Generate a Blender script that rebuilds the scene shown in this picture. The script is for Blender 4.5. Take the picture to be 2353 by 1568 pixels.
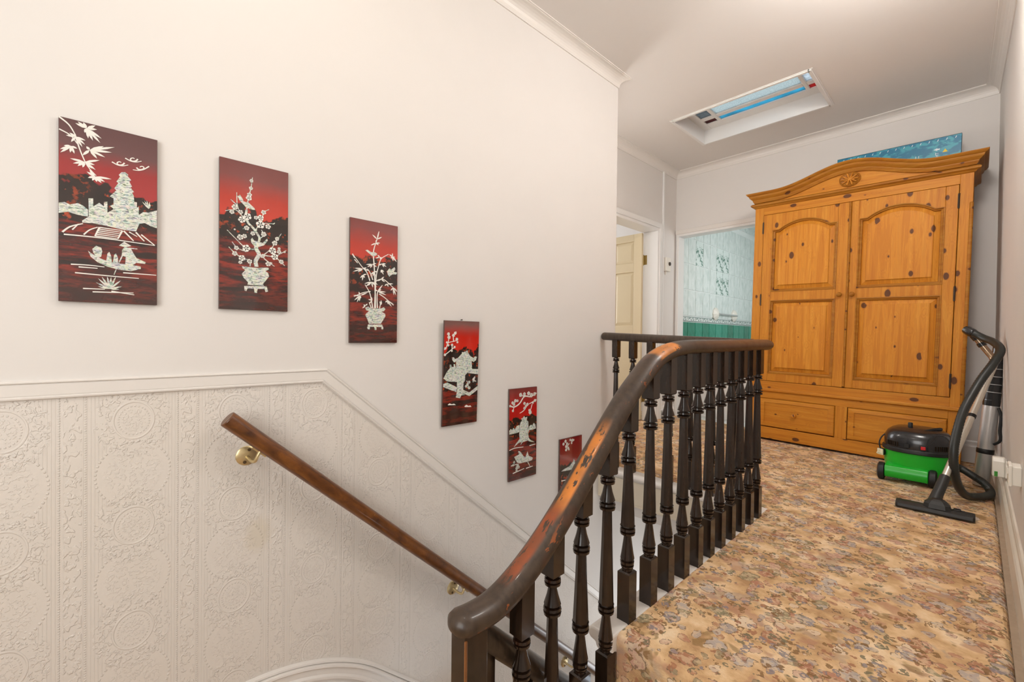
import bpy, bmesh, math, random
from mathutils import Vector, Matrix, noise as mnoise

for _o in list(bpy.data.objects):
    bpy.data.objects.remove(_o)
SC = bpy.context.scene
C = SC.collection
PI = math.pi

# ------------------------------------------------------------------ camera, world, lights, exposure
def look_matrix(yaw, pitch, roll, loc):
    f = Vector((-math.sin(yaw) * math.cos(pitch), math.cos(yaw) * math.cos(pitch), math.sin(pitch)))
    r = Vector((math.cos(yaw), math.sin(yaw), 0.0))
    d = f.cross(r)
    r2 = math.cos(roll) * r + math.sin(roll) * d
    d2 = -math.sin(roll) * r + math.cos(roll) * d
    u = -d2
    b = -f
    m = Matrix(((r2.x, u.x, b.x, loc[0]), (r2.y, u.y, b.y, loc[1]), (r2.z, u.z, b.z, loc[2]), (0, 0, 0, 1)))
    return m

cam_data = bpy.data.cameras.new('camera')
cam = bpy.data.objects.new('camera', cam_data)
C.objects.link(cam)
cam_data.sensor_fit = 'HORIZONTAL'
cam_data.sensor_width = 36.0
cam_data.lens = 997.25 / 2353.0 * 36.0
cam_data.clip_start = 0.02
cam.matrix_world = look_matrix(0.81906, -0.00903, -0.01083, (0, 0, 0.88))
SC.camera = cam

SC.view_settings.view_transform = 'Standard'
SC.view_settings.look = 'None'
SC.view_settings.exposure = 0.20
SC.view_settings.gamma = 1.0
SC.view_settings.use_curve_mapping = False

world = bpy.data.worlds.new('overcast_sky')
SC.world = world
world.use_nodes = True
bg = world.node_tree.nodes['Background']
bg.inputs[0].default_value = (0.80, 0.90, 1.0, 1)
bg.inputs[1].default_value = 4.5

def area_light(name, loc, target, sx, sy, power, col):
    l = bpy.data.lights.new(name, 'AREA')
    l.shape = 'RECTANGLE'
    l.size, l.size_y = sx, sy
    l.energy = power
    l.color = col
    o = bpy.data.objects.new(name, l)
    C.objects.link(o)
    o.location = loc
    o.rotation_euler = (Vector(target) - Vector(loc)).to_track_quat('-Z', 'Y').to_euler()
    return o

# bathroom window daylight, plus unseen fill lights added for half landing, bedroom, lower hall
area_light('fill_half_landing', (-0.20, -1.36, 1.25), (-0.30, 3.0, 0.75), 1.5, 1.7, 36, (1.0, 0.97, 0.925))
area_light('daylight_bathroom_window', (-0.40, 5.7, 1.55), (-2.3, 5.7, 1.3), 1.1, 1.1, 20, (0.98, 0.985, 1.0))
area_light('fill_bedroom', (-4.35, 3.6, 1.5), (-2.4, 3.9, 1.5), 1.2, 1.4, 27, (0.95, 0.97, 1.0))
area_light('fill_lower_hall', (-1.25, 3.46, -1.75), (-1.25, 1.0, -1.6), 0.7, 1.4, 14, (0.92, 0.96, 1.0))
BULB_STRENGTH = 12.0
BULB_POWER = 11.0
GLOBE_STRENGTH = 49.0
GLOBE_COLOR = (1.0, 0.96, 0.92)
BULB_COLOR = (1.0, 0.92, 0.82)

# ------------------------------------------------------------------ node helpers
class V:
    def __init__(s, nt, sock):
        s.nt, s.s = nt, sock
    def _m(s, op, o=None, o2=None, clamp=False):
        n = s.nt.nodes.new('ShaderNodeMath')
        n.operation = op
        n.use_clamp = clamp
        for i, a in enumerate((s, o, o2)):
            if a is None:
                continue
            if isinstance(a, V):
                s.nt.links.new(a.s, n.inputs[i])
            else:
                n.inputs[i].default_value = a
        return V(s.nt, n.outputs[0])
    def __add__(s, o): return s._m('ADD', o)
    __radd__ = __add__
    def __mul__(s, o): return s._m('MULTIPLY', o)
    __rmul__ = __mul__
    def __sub__(s, o): return s._m('SUBTRACT', o)
    def __rsub__(s, o): return (s * -1.0) + o
    def __truediv__(s, o): return s._m('DIVIDE', o)
    def gt(s, o): return s._m('GREATER_THAN', o)
    def lt(s, o): return s._m('LESS_THAN', o)
    def mod(s, o): return s._m('FLOORED_MODULO', o)
    def floor(s): return s._m('FLOOR')
    def abs(s): return s._m('ABSOLUTE')
    def sqrt(s): return s._m('SQRT')
    def sin(s): return s._m('SINE')
    def atan2(s, o): return s._m('ARCTAN2', o)
    def max(s, o): return s._m('MAXIMUM', o)
    def min(s, o): return s._m('MINIMUM', o)
    def pow(s, o): return s._m('POWER', o)
    def step(s, a, b):
        n = s.nt.nodes.new('ShaderNodeMapRange')
        n.interpolation_type = 'SMOOTHSTEP'
        s.nt.links.new(s.s, n.inputs[0])
        n.inputs[1].default_value = a
        n.inputs[2].default_value = b
        return V(s.nt, n.outputs[0])

class Mat:
    def __init__(s, name, base=(0.8, 0.8, 0.8), rough=0.5, spec=0.5, metal=0.0, coat=0.0):
        s.m = bpy.data.materials.new(name)
        s.m.use_nodes = True
        s.nt = s.m.node_tree
        s.b = s.nt.nodes['Principled BSDF']
        s.b.inputs['Base Color'].default_value = (*base, 1)
        s.b.inputs['Roughness'].default_value = rough
        s.b.inputs['Specular IOR Level'].default_value = spec
        s.b.inputs['Metallic'].default_value = metal
        s.b.inputs['Coat Weight'].default_value = coat
        s.b.inputs['Coat Roughness'].default_value = 0.06
    def coords(s, kind='Object'):
        n = s.nt.nodes.new('ShaderNodeTexCoord')
        return n.outputs[kind]
    def mapping(s, vec, scale=(1, 1, 1), loc=(0, 0, 0), rot=(0, 0, 0)):
        n = s.nt.nodes.new('ShaderNodeMapping')
        s.nt.links.new(vec, n.inputs[0])
        n.inputs[1].default_value = loc
        n.inputs[2].default_value = rot
        n.inputs[3].default_value = scale
        return n.outputs[0]
    def xyz(s, vec):
        n = s.nt.nodes.new('ShaderNodeSeparateXYZ')
        s.nt.links.new(vec, n.inputs[0])
        return [V(s.nt, o) for o in n.outputs]
    def comb(s, x, y, z):
        n = s.nt.nodes.new('ShaderNodeCombineXYZ')
        for i, a in enumerate((x, y, z)):
            if isinstance(a, V):
                s.nt.links.new(a.s, n.inputs[i])
            else:
                n.inputs[i].default_value = a
        return n.outputs[0]
    def noise(s, vec, scale, detail=3, rough=0.5, dist=0.0, color=False):
        n = s.nt.nodes.new('ShaderNodeTexNoise')
        s.nt.links.new(vec, n.inputs['Vector'])
        n.inputs['Scale'].default_value = scale
        n.inputs['Detail'].default_value = detail
        n.inputs['Roughness'].default_value = rough
        n.inputs['Distortion'].default_value = dist
        return n.outputs['Color'] if color else V(s.nt, n.outputs[0])
    def voronoi(s, vec, scale, out='Distance', feature='F1', rnd=1.0, dims='3D'):
        n = s.nt.nodes.new('ShaderNodeTexVoronoi')
        n.voronoi_dimensions = dims
        n.feature = feature
        s.nt.links.new(vec, n.inputs['Vector'])
        n.inputs['Scale'].default_value = scale
        n.inputs['Randomness'].default_value = rnd
        if out == 'both':
            return V(s.nt, n.outputs['Distance']), n.outputs['Color']
        return V(s.nt, n.outputs[out]) if out == 'Distance' else n.outputs[out]
    def ramp(s, v, stops, interp='LINEAR'):
        n = s.nt.nodes.new('ShaderNodeValToRGB')
        n.color_ramp.interpolation = interp
        e = n.color_ramp.elements
        while len(e) < len(stops):
            e.new(0.5)
        for el, (p, c) in zip(e, stops):
            el.position = p
            el.color = (*c, 1)
        s.nt.links.new(v.s if isinstance(v, V) else v, n.inputs[0])
        return n.outputs[0]
    def mix(s, fac, a, b, mode='MIX'):
        n = s.nt.nodes.new('ShaderNodeMix')
        n.data_type = 'RGBA'
        n.blend_type = mode
        def put(sock, val):
            if isinstance(val, V):
                s.nt.links.new(val.s, sock)
            elif isinstance(val, (tuple, list)):
                sock.default_value = (*val, 1)
            elif isinstance(val, float):
                sock.default_value = val
            else:
                s.nt.links.new(val, sock)
        put(n.inputs[0], fac)
        put(n.inputs[6], a)
        put(n.inputs[7], b)
        return n.outputs[2]
    def color(s, sock):
        s.nt.links.new(sock, s.b.inputs['Base Color'])
    def rough(s, v):
        s.nt.links.new(v.s, s.b.inputs['Roughness'])
    def bump(s, v, strength=0.3, dist=0.002):
        n = s.nt.nodes.new('ShaderNodeBump')
        n.inputs['Strength'].default_value = strength
        n.inputs['Distance'].default_value = dist
        s.nt.links.new(v.s, n.inputs['Height'])
        s.nt.links.new(n.outputs[0], s.b.inputs['Normal'])

M = {}
def simple(name, base, rough=0.5, spec=0.5, metal=0.0, coat=0.0, var=0.0, scale=20.0, bump=0.0):
    m = Mat(name, base, rough, spec, metal, coat)
    if var or bump:
        v = m.noise(m.coords(), scale, 4, 0.6)
        if var:
            m.color(m.mix(v, tuple(c * (1 - var) for c in base), tuple(min(1, c * (1 + var)) for c in base)))
        if bump:
            m.bump(v, bump, 0.002)
    M[name] = m.m
    return m

WALL = (0.72, 0.69, 0.66)
simple('wall_paint', WALL, 0.62, 0.35, var=0.025, scale=3.0, bump=0.04)
simple('ceiling_paint', (0.76, 0.73, 0.70), 0.7, 0.3, var=0.02, scale=2.0)
simple('trim_paint', (0.74, 0.705, 0.665), 0.38, 0.5, var=0.02, scale=6.0)
simple('gloss_white', (0.80, 0.79, 0.77), 0.28, 0.5, var=0.02, scale=5.0)
simple('cream_paint', (0.68, 0.61, 0.49), 0.35, 0.5, var=0.03, scale=7.0)
simple('door_cream', (0.70, 0.585, 0.385), 0.4, 0.5, var=0.02, scale=5.0)
simple('skirting_paint', (0.69, 0.64, 0.56), 0.4, 0.5, var=0.10, scale=9.0)
simple('brass', (0.62, 0.50, 0.28), 0.32, 0.5, metal=0.75, var=0.12, scale=60)
simple('hinge_brass', (0.30, 0.21, 0.07), 0.35, 0.5, metal=0.9)
simple('screw_dark', (0.12, 0.08, 0.04), 0.5, 0.4, metal=0.6)
simple('iron_dark', (0.05, 0.035, 0.025), 0.5, 0.4, metal=0.5)
simple('black_plastic', (0.014, 0.014, 0.016), 0.22, 0.5, coat=0.25)
simple('black_matte', (0.012, 0.012, 0.012), 0.5, 0.4)
simple('hose_black', (0.018, 0.020, 0.018), 0.38, 0.5)
simple('floorhead_grey', (0.020, 0.019, 0.018), 0.48, 0.45, var=0.2, scale=300)
simple('green_plastic', (0.010, 0.40, 0.022), 0.3, 0.5)
simple('red_plastic', (0.55, 0.008, 0.012), 0.35, 0.5)
simple('chrome_tube', (0.72, 0.68, 0.60), 0.28, 0.5, metal=0.8)
simple('bronze_tube', (0.42, 0.30, 0.20), 0.25, 0.5, metal=0.8)
simple('silver_metal', (0.60, 0.60, 0.60), 0.36, 0.5, metal=0.6, var=0.06, scale=15)
simple('white_plastic', (0.80, 0.76, 0.68), 0.35, 0.5)
simple('plug_white', (0.82, 0.76, 0.55), 0.4, 0.5)
simple('sticker_green', (0.03, 0.25, 0.02), 0.4, 0.5)
simple('grout', (0.80, 0.84, 0.82), 0.6, 0.3)
simple('strip_brown', (0.36, 0.27, 0.19), 0.6, 0.3, var=0.25, scale=30)
simple('box_edge', (0.02, 0.07, 0.09), 0.5, 0.4)
simple('print_white', (0.75, 0.85, 0.88), 0.5, 0.4)
simple('print_yellow', (0.85, 0.62, 0.06), 0.5, 0.4)
simple('board_edge', (0.10, 0.055, 0.045), 0.35, 0.5)
simple('worn_edge', (0.20, 0.075, 0.022), 0.35, 0.45, var=0.5, scale=40)
simple('dark_gap', (0.02, 0.012, 0.006), 0.8, 0.1)

# embossed wallpaper below the dado: vertical lines, floral strips and medallions in low relief
def wallpaper():
    m = Mat('embossed_wallpaper', (0.77, 0.72, 0.665), 0.55, 0.35)
    co = m.coords()
    x, y, z = m.xyz(co)
    wob = m.noise(co, 60.0, 2, 0.5)
    P, Q = 0.265, 0.322
    u = (y + 0.070).mod(P) - P * 0.5          # 0 = middle of a medallion column
    zz = z + 0.03
    w1 = zz.mod(Q) - Q * 0.5                   # large dotted ring
    w2 = (zz + Q * 0.5).mod(Q) - Q * 0.5       # small wreath between
    def ring(uu, ww, r, ex, wid):
        d = ((uu * uu) + (ww * ww) * ex).sqrt() - r
        return 1.0 - d.abs().step(wid * 0.4, wid)
    ang1 = w1.atan2(u)
    dots = ((ang1 * 44.0).sin()).step(-0.2, 0.6)
    h = ring(u, w1, 0.086, 0.80, 0.0035) * dots * 0.8
    ang2 = w2.atan2(u)
    d2 = ((u * u) + (w2 * w2) * 0.7).sqrt()
    h = h + ring(u, w2, 0.047, 0.7, 0.003) * 0.7
    h = h + ring(u, w2, 0.036, 0.7, 0.0025) * ((ang2 * 30.0).sin()).step(-0.2, 0.5) * 0.6
    floral = m.noise(co, 95.0, 2, 0.5, 0.6).step(0.50, 0.60)
    zone = d2.step(0.047, 0.055) * (1.0 - d2.step(0.085, 0.10)) * (1.0 - (u.abs()).step(0.085, 0.095))
    h = h + floral * zone * 0.85
    inner = (1.0 - d2.step(0.026, 0.032))
    h = h + m.noise(co, 140.0, 2, 0.5).step(0.5, 0.58) * inner * 0.5
    au = u.abs()
    # floral strip on the column borders with beaded edges and fine lines
    strip = au.step(0.112, 0.116)
    h = h + m.noise(m.mapping(co, (1, 1, 0.8)), 75.0, 2, 0.5, 0.5).step(0.50, 0.60) * strip * 0.9
    bead = (1.0 - (au - 0.106).abs().step(0.0012, 0.0028)) * ((z * 900.0).sin()).step(-0.3, 0.5)
    h = h + bead * 0.8
    d1 = ((u * u) + (w1 * w1) * 0.8).sqrt()
    h = h + m.noise(co, 120.0, 2, 0.5, 0.4).step(0.52, 0.60) * (1.0 - d1.step(0.055, 0.075)) * 0.45
    lines = ((u * 780.0).sin()).step(0.75, 0.95) * (1.0 - strip) * d2.step(0.075, 0.095) * d1.step(0.086, 0.090)
    h = h + lines * 0.35
    h = h + wob * 0.12
    m.bump(h, 0.75, 0.0022)
    st = m.noise(co, 1.6, 3, 0.6).step(0.45, 0.75)
    blot = 1.0 - (((y - 0.40) * (y - 0.40) + (z - 0.16) * (z - 0.16) * 0.5).sqrt() + wob * 0.03).step(0.035, 0.075)
    c1 = m.mix(st, (0.72, 0.675, 0.625), (0.705, 0.655, 0.595))
    m.color(m.mix(blot * 0.55, c1, (0.63, 0.56, 0.44)))
    M['wallpaper'] = m.m
wallpaper()

def carpet():
    m = Mat('floral_carpet', (0.6, 0.4, 0.22), 0.95, 0.08)
    co = m.coords('Object')
    dn = m.noise(co, 9.0, 3, 0.6, color=True)
    wv = m.nt.nodes.new('ShaderNodeVectorMath')
    wv.operation = 'MULTIPLY_ADD'
    m.nt.links.new(dn, wv.inputs[0])
    wv.inputs[1].default_value = (0.06, 0.06, 0.0)
    m.nt.links.new(co, wv.inputs[2])
    w = wv.outputs[0]
    fine = m.noise(co, 220.0, 2, 0.6)
    base = m.ramp(m.noise(co, 8.5, 4, 0.6), [(0.34, (0.43, 0.245, 0.115)), (0.45, (0.60, 0.375, 0.19)), (0.55, (0.74, 0.51, 0.285)), (0.67, (0.85, 0.665, 0.445))])
    c = base
    # broad rust and mauve drifts
    n5 = m.noise(m.mapping(w, (1, 1, 1), (5.3, 2.2, 0)), 6.5, 3, 0.6)
    c = m.mix(n5.step(0.56, 0.62) * 0.60, c, (0.40, 0.185, 0.125))
    n6 = m.noise(m.mapping(w, (1, 1, 1), (1.3, 7.2, 0)), 7.0, 3, 0.6)
    c = m.mix(n6.step(0.57, 0.64) * 0.42, c, (0.30, 0.255, 0.235))
    n7 = m.noise(m.mapping(w, (1, 1, 1), (8.3, 4.2, 0)), 8.0, 3, 0.6)
    c = m.mix(n7.step(0.60, 0.64) * 0.65, c, (0.205, 0.115, 0.030))
    petals = m.noise(co, 52.0, 2, 0.6)
    grain = m.noise(co, 85.0, 2, 0.5)
    for off, sc_, keep, op in (((0.0, 0.0), 14.0, 0.25, 0.78), ((4.1, 2.7), 27.0, 0.32, 0.66)):
        d, colr = m.voronoi(m.mapping(w, (1, 1, 1), (off[0], off[1], 0)), sc_, 'both')
        cs = m.nt.nodes.new('ShaderNodeSeparateColor')
        m.nt.links.new(colr, cs.inputs[0])
        rnd, rnd2 = V(m.nt, cs.outputs[0]), V(m.nt, cs.outputs[1])
        pal = m.ramp(rnd, [(0.0, (0.40, 0.15, 0.105)), (0.15, (0.50, 0.28, 0.22)), (0.30, (0.25, 0.235, 0.27)), (0.40, (0.40, 0.37, 0.37)), (0.52, (0.185, 0.18, 0.11)), (0.68, (0.72, 0.60, 0.46)), (0.84, (0.34, 0.125, 0.075))], 'CONSTANT')
        e_ = d + petals * 0.40
        bloom = e_.lt(0.60) * rnd2.gt(keep)
        shade = m.mix(petals.step(0.44, 0.58), pal, m.mix(0.55, pal, (0.76, 0.58, 0.38)))
        c = m.mix(bloom * op, c, shade)
        core = e_.lt(0.30) * rnd2.gt(keep)
        c = m.mix(core * 0.6, c, (0.22, 0.10, 0.06))
        edge = (1.0 - (e_ - 0.61).abs().step(0.015, 0.045)) * rnd2.gt(keep) * grain.gt(0.47)
        c = m.mix(edge * 0.75, c, (0.105, 0.060, 0.038))
    # leaf sprays
    d3, col3 = m.voronoi(m.mapping(w, (1.0, 1.0, 1.0), (3.1, 1.7, 0)), 36.0, 'both')
    cs3 = m.nt.nodes.new('ShaderNodeSeparateColor')
    m.nt.links.new(col3, cs3.inputs[0])
    r3 = V(m.nt, cs3.outputs[0])
    spray = d3.lt(0.46) * m.noise(co, 8.0, 2, 0.5).gt(0.49) * grain.gt(0.47)
    leafc = m.ramp(r3, [(0.0, (0.18, 0.085, 0.025)), (0.35, (0.125, 0.12, 0.075)), (0.6, (0.32, 0.12, 0.06)), (0.8, (0.20, 0.18, 0.21))], 'CONSTANT')
    c = m.mix(spray * 0.85, c, leafc)
    c = m.mix(fine * 0.10, c, (0.30, 0.19, 0.11), 'MIX')
    c = m.mix(0.06, c, (0.95, 0.74, 0.48))
    m.color(c)
    m.bump(fine, 0.5, 0.004)
    M['carpet'] = m.m
carpet()

def pine(name, horizontal=False, tint=1.0):
    m = Mat(name, (0.55, 0.22, 0.04), 0.50, 0.28)
    co = m.coords()
    info = m.nt.nodes.new('ShaderNodeObjectInfo')
    rn = V(m.nt, info.outputs['Random'])
    ad = m.nt.nodes.new('ShaderNodeVectorMath')
    ad.operation = 'ADD'
    m.nt.links.new(co, ad.inputs[0])
    m.nt.links.new(m.comb(rn * 7.0, rn * 3.0, rn * 11.0), ad.inputs[1])
    co = ad.outputs[0]
    # knots first; the grain bends round them
    kx, ky, kz = m.xyz(co)
    ks = (5.0, 2.9) if not horizontal else (2.9, 5.0)
    kd, kc = m.voronoi(m.comb(kx * ks[0] + ky * 3.0, kz * ks[1], 0.0), 1.95, 'both', dims='2D')
    sep = m.nt.nodes.new('ShaderNodeSeparateColor')
    m.nt.links.new(kc, sep.inputs[0])
    kr = V(m.nt, sep.outputs[0])
    kn = kd + m.noise(co, 40.0, 2, 0.5) * 0.03
    gs = (17.0, 6.0, 0.9) if not horizontal else (0.9, 6.0, 17.0)
    g = m.noise(m.mapping(co, gs), 2.4, 4, 0.55, 0.5)
    bend = (1.0 - kd.step(0.02, 0.30)) * 0.22
    rings = (((g + bend) * 46.0).sin() * 0.5 + 0.5)
    fineg = m.noise(m.mapping(co, tuple(a * 5 for a in gs)), 6.0, 3, 0.6)
    t = tint
    c = m.ramp(g, [(0.30, (0.47 * t, 0.160 * t, 0.012 * t)), (0.50, (0.56 * t, 0.215 * t, 0.018 * t)), (0.70, (0.63 * t, 0.275 * t, 0.032 * t))])
    c = m.mix(rings * 0.22, c, (0.33 * t, 0.095 * t, 0.010 * t))
    c = m.mix(fineg.step(0.55, 0.75) * 0.22, c, (0.38 * t, 0.12 * t, 0.014 * t))
    size = kr * kr * 0.195 - 0.018
    n2 = m.nt.nodes.new('ShaderNodeMath')
    n2.operation = 'SUBTRACT'
    m.nt.links.new(kn.s, n2.inputs[0])
    m.nt.links.new(size.s, n2.inputs[1])
    kk = V(m.nt, n2.outputs[0])
    halo = (1.0 - kk.step(0.0, 0.06)) * kr.gt(0.45)
    c = m.mix(halo * 0.45, c, (0.30, 0.09, 0.015))
    core = (1.0 - kk.step(-0.006, 0.006)) * kr.gt(0.45)
    c = m.mix(core * 0.9, c, (0.085, 0.028, 0.010))
    m.color(c)
    m.bump(rings, 0.04, 0.001)
    M[name] = m.m
pine('pine_vertical')
pine('pine_horizontal', True)
pine('pine_panel', False, 1.08)
pine('pine_moulding', True, 0.68)

def darkwood(name, wear=False, base=(0.030, 0.015, 0.008), base2=(0.010, 0.0055, 0.0035), rough=0.22):
    m = Mat(name, base, rough, 0.42, coat=0.12 if wear else 0.22)
    co = m.coords()
    g = m.noise(m.mapping(co, (14, 14, 2.0)), 5.0, 4, 0.6)
    c = m.mix(g.step(0.3, 0.7), base2, base)
    n1 = m.noise(co, 30.0, 3, 0.6)
    reds = m.noise(co, 9.0, 2, 0.5).step(0.60, 0.72)
    c = m.mix(reds * 0.35, c, (0.10, 0.024, 0.008))
    if wear:
        geo = m.nt.nodes.new('ShaderNodeNewGeometry')
        x, y, z = m.xyz(geo.outputs['Position'])
        nx, ny, nz = m.xyz(geo.outputs['Normal'])
        st = m.noise(m.mapping(co, (30, 7, 7)), 2.6, 4, 0.65)
        def band(a, b, f=0.03):
            return y.step(a - f, a + f) * (1.0 - y.step(b - f, b + f))
        top = nz.step(0.25, 0.55)
        p1 = band(1.335, 1.465, 0.012) * (nx.step(-0.5, -0.1)) * nz.step(0.30, 0.45) * (n1 * 0.5 + st).gt(0.60)
        c = m.mix(p1, c, (0.62, 0.20, 0.022))
        p2 = band(0.86, 1.06, 0.03) * (1.0 - (nx - 0.08).abs().step(0.22, 0.42)) * nz.gt(0.2) * st.gt(0.42)
        c = m.mix(p2 * 0.95, c, (0.60, 0.19, 0.022))
        p3 = band(0.69, 0.86, 0.03) * (1.0 - (nx + 0.10).abs().step(0.25, 0.50)) * nz.gt(0.1) * st.gt(0.42)
        c = m.mix(p3 * 0.85, c, (0.33, 0.065, 0.012))
        p4 = band(0.50, 1.40, 0.05) * (1.0 - (nx - 0.80).abs().step(0.10, 0.35)) * st.gt(0.63)
        c = m.mix(p4 * 0.6, c, (0.42, 0.10, 0.015))
        p5 = y.step(1.5, 1.9)
        c = m.mix(p5 * 0.5, c, (0.12, 0.040, 0.012))
        grey = nz.step(0.2, 0.9) * 0.35
        c = m.mix(m.noise(co, 12.0, 3, 0.6).step(0.35, 0.7) * 0.45, c, (0.070, 0.045, 0.028))
        m.rough(st * 0.25 + 0.30)
    m.color(c)
    M[name] = m.m
darkwood('dark_stain')
darkwood('rail_stain', True, (0.052, 0.031, 0.018), (0.028, 0.016, 0.009), 0.34)
darkwood('rail_plain', False, (0.060, 0.040, 0.025), (0.035, 0.022, 0.013), 0.36)

def midwood():
    m = Mat('brown_handrail', (0.2, 0.08, 0.02), 0.33, 0.5, coat=0.2)
    co = m.coords()
    g = m.noise(m.mapping(co, (20, 2.4, 2.4)), 5.0, 4, 0.6, 0.4)
    c = m.ramp(g, [(0.3, (0.050, 0.015, 0.004)), (0.5, (0.125, 0.040, 0.008)), (0.7, (0.215, 0.074, 0.013))])
    kd = m.voronoi(m.mapping(co, (6, 3.2, 3.2)), 1.6)
    c = m.mix((1.0 - kd.step(0.03, 0.06)) * 0.85, c, (0.03, 0.012, 0.006))
    x, y, z = m.xyz(co)
    c = m.mix(y.step(0.7, 1.5) * 0.7, c, (0.028, 0.014, 0.008))
    spk = m.voronoi(co, 26.0)
    c = m.mix((1.0 - spk.step(0.02, 0.035)) * 0.6, c, (0.6, 0.45, 0.25))
    m.color(c)
    M['brown_handrail'] = m.m
midwood()

# lacquer pictures: dusk sky over dark hills above a red lake, painted on the board
def lacquer(name, seed, top, red, sky0, hill, shore):
    m = Mat(name, (0.2, 0.01, 0.01), 0.16, 0.5, coat=0.85)
    co = m.mapping(m.coords(), (1 / 0.213, 1, 1 / 0.512))
    u, yy, v = m.xyz(co)
    sc = m.mapping(m.coords(), (1, 1, 1), (seed * 3.7, 0, seed * 1.9))
    n_low = m.noise(sc, 14.0, 3, 0.55)
    n_hi = m.noise(sc, 55.0, 3, 0.6)
    streak = m.noise(m.mapping(sc, (0.28, 1, 1.5)), 28.0, 4, 0.6)
    vv = v + (n_low - 0.5) * 0.06
    sky = m.ramp(vv, [(hill - 0.02, red), (hill + 0.10, tuple(c * 0.85 for c in red)), (sky0, top), (1.0, tuple(c * 0.8 for c in top))])
    # mountains and woodland
    ridge = v - (n_low - 0.5) * 0.34 - hill
    wood = 1.0 - ridge.step(-0.006, 0.010)
    foliage = m.mix(n_hi.step(0.55, 0.66), (0.012, 0.007, 0.006), (0.46, 0.060, 0.012))
    foliage = m.mix(n_low.step(0.35, 0.65) * 0.6, foliage, (0.030, 0.012, 0.008))
    c = m.mix(wood, sky, foliage)
    # lake and shore bands
    bank = 1.0 - (v + (n_low - 0.5) * 0.07 - shore).step(-0.010, 0.012)
    lake = m.ramp(streak, [(0.36, (0.014, 0.006, 0.005)), (0.48, (0.09, 0.010, 0.007)), (0.56, (0.26, 0.022, 0.010)), (0.66, (0.05, 0.012, 0.008))])
    c = m.mix(bank, c, lake)
    low = 1.0 - v.step(0.05, 0.24)
    c = m.mix(low * 0.65, c, (0.035, 0.014, 0.010))
    m.color(c)
    M[name] = m.m
lacquer('lacquer_1', 1, (0.13, 0.055, 0.055), (0.36, 0.030, 0.030), 0.86, 0.66, 0.44)
lacquer('lacquer_2', 2, (0.20, 0.055, 0.050), (0.52, 0.045, 0.025), 0.90, 0.66, 0.47)
lacquer('lacquer_3', 3, (0.22, 0.045, 0.040), (0.52, 0.040, 0.022), 0.93, 0.70, 0.48)
lacquer('lacquer_4', 4, (0.18, 0.075, 0.065), (0.60, 0.020, 0.008), 0.97, 0.74, 0.33)
lacquer('lacquer_5', 5, (0.22, 0.030, 0.025), (0.50, 0.008, 0.006), 0.96, 0.68, 0.46)
lacquer('lacquer_6', 6, (0.22, 0.010, 0.012), (0.30, 0.035, 0.020), 0.96, 0.66, 0.30)

def pearl():
    m = Mat('mother_of_pearl', (0.75, 0.75, 0.70), 0.22, 0.6, coat=0.3)
    co = m.coords()
    v = m.voronoi(co, 130.0, 'Color', 'F1')
    n = m.noise(m.mapping(co, (0.6, 1, 1.7)), 115.0, 3, 0.6, 1.2)
    c = m.ramp(n, [(0.36, (0.13, 0.17, 0.15)), (0.44, (0.44, 0.50, 0.45)), (0.52, (0.72, 0.74, 0.67)), (0.60, (0.80, 0.79, 0.66)), (0.67, (0.38, 0.45, 0.45))])
    c = m.mix(0.10, c, v)
    m.color(c)
    M['pearl'] = m.m
    m2 = Mat('ivory_inlay', (0.80, 0.78, 0.72), 0.3, 0.5)
    M['ivory'] = m2.m
pearl()

def tile_mats():
    m = Mat('tile_pale', (0.7, 0.8, 0.76), 0.12, 0.5)
    co = m.coords()
    inf = m.nt.nodes.new('ShaderNodeObjectInfo')
    rn = V(m.nt, inf.outputs['Random'])
    ad = m.nt.nodes.new('ShaderNodeVectorMath')
    m.nt.links.new(co, ad.inputs[0])
    m.nt.links.new(m.comb(rn * 9, rn * 5, rn * 3), ad.inputs[1])
    n = m.noise(m.mapping(ad.outputs[0], (1, 2.2, 1), rot=(0.7, 0, 0)), 9.0, 4, 0.55, 0.8)
    m.color(m.ramp(n, [(0.30, (0.58, 0.66, 0.63)), (0.50, (0.70, 0.76, 0.735)), (0.68, (0.79, 0.84, 0.82))]))
    M['tile_pale'] = m.m
    m = Mat('tile_green', (0.0, 0.2, 0.12), 0.12, 0.5)
    inf = m.nt.nodes.new('ShaderNodeObjectInfo')
    rn = V(m.nt, inf.outputs['Random'])
    n = m.noise(m.coords(), 18.0, 3, 0.6)
    m.color(m.ramp(n * 0.5 + rn * 0.5, [(0.2, (0.008, 0.16, 0.09)), (0.5, (0.012, 0.23, 0.14)), (0.8, (0.03, 0.30, 0.20))]))
    M['tile_green'] = m.m
    for nm, sc, lo, hi, bg_, fg in (('tile_flower', 26.0, 0.47, 0.56, (0.72, 0.80, 0.77), (0.03, 0.15, 0.10)), ('tile_border', 42.0, 0.49, 0.54, (0.78, 0.82, 0.80), (0.025, 0.09, 0.07))):
        m = Mat(nm, (0.7, 0.8, 0.76), 0.12, 0.5)
        co = m.coords()
        x, y, z = m.xyz(co)
        n = m.noise(co, sc, 3, 0.6, 1.2)
        f = n.step(lo, hi)
        if nm == 'tile_border':
            f = f * (1.0 - z.abs().step(0.017, 0.020)) + z.abs().step(0.020, 0.022)
        else:
            f = f * (m.noise(co, 11.0, 2, 0.5).step(0.42, 0.56))
        m.color(m.mix(f * 0.9, bg_, fg))
        M[nm] = m.m
tile_mats()

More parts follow.
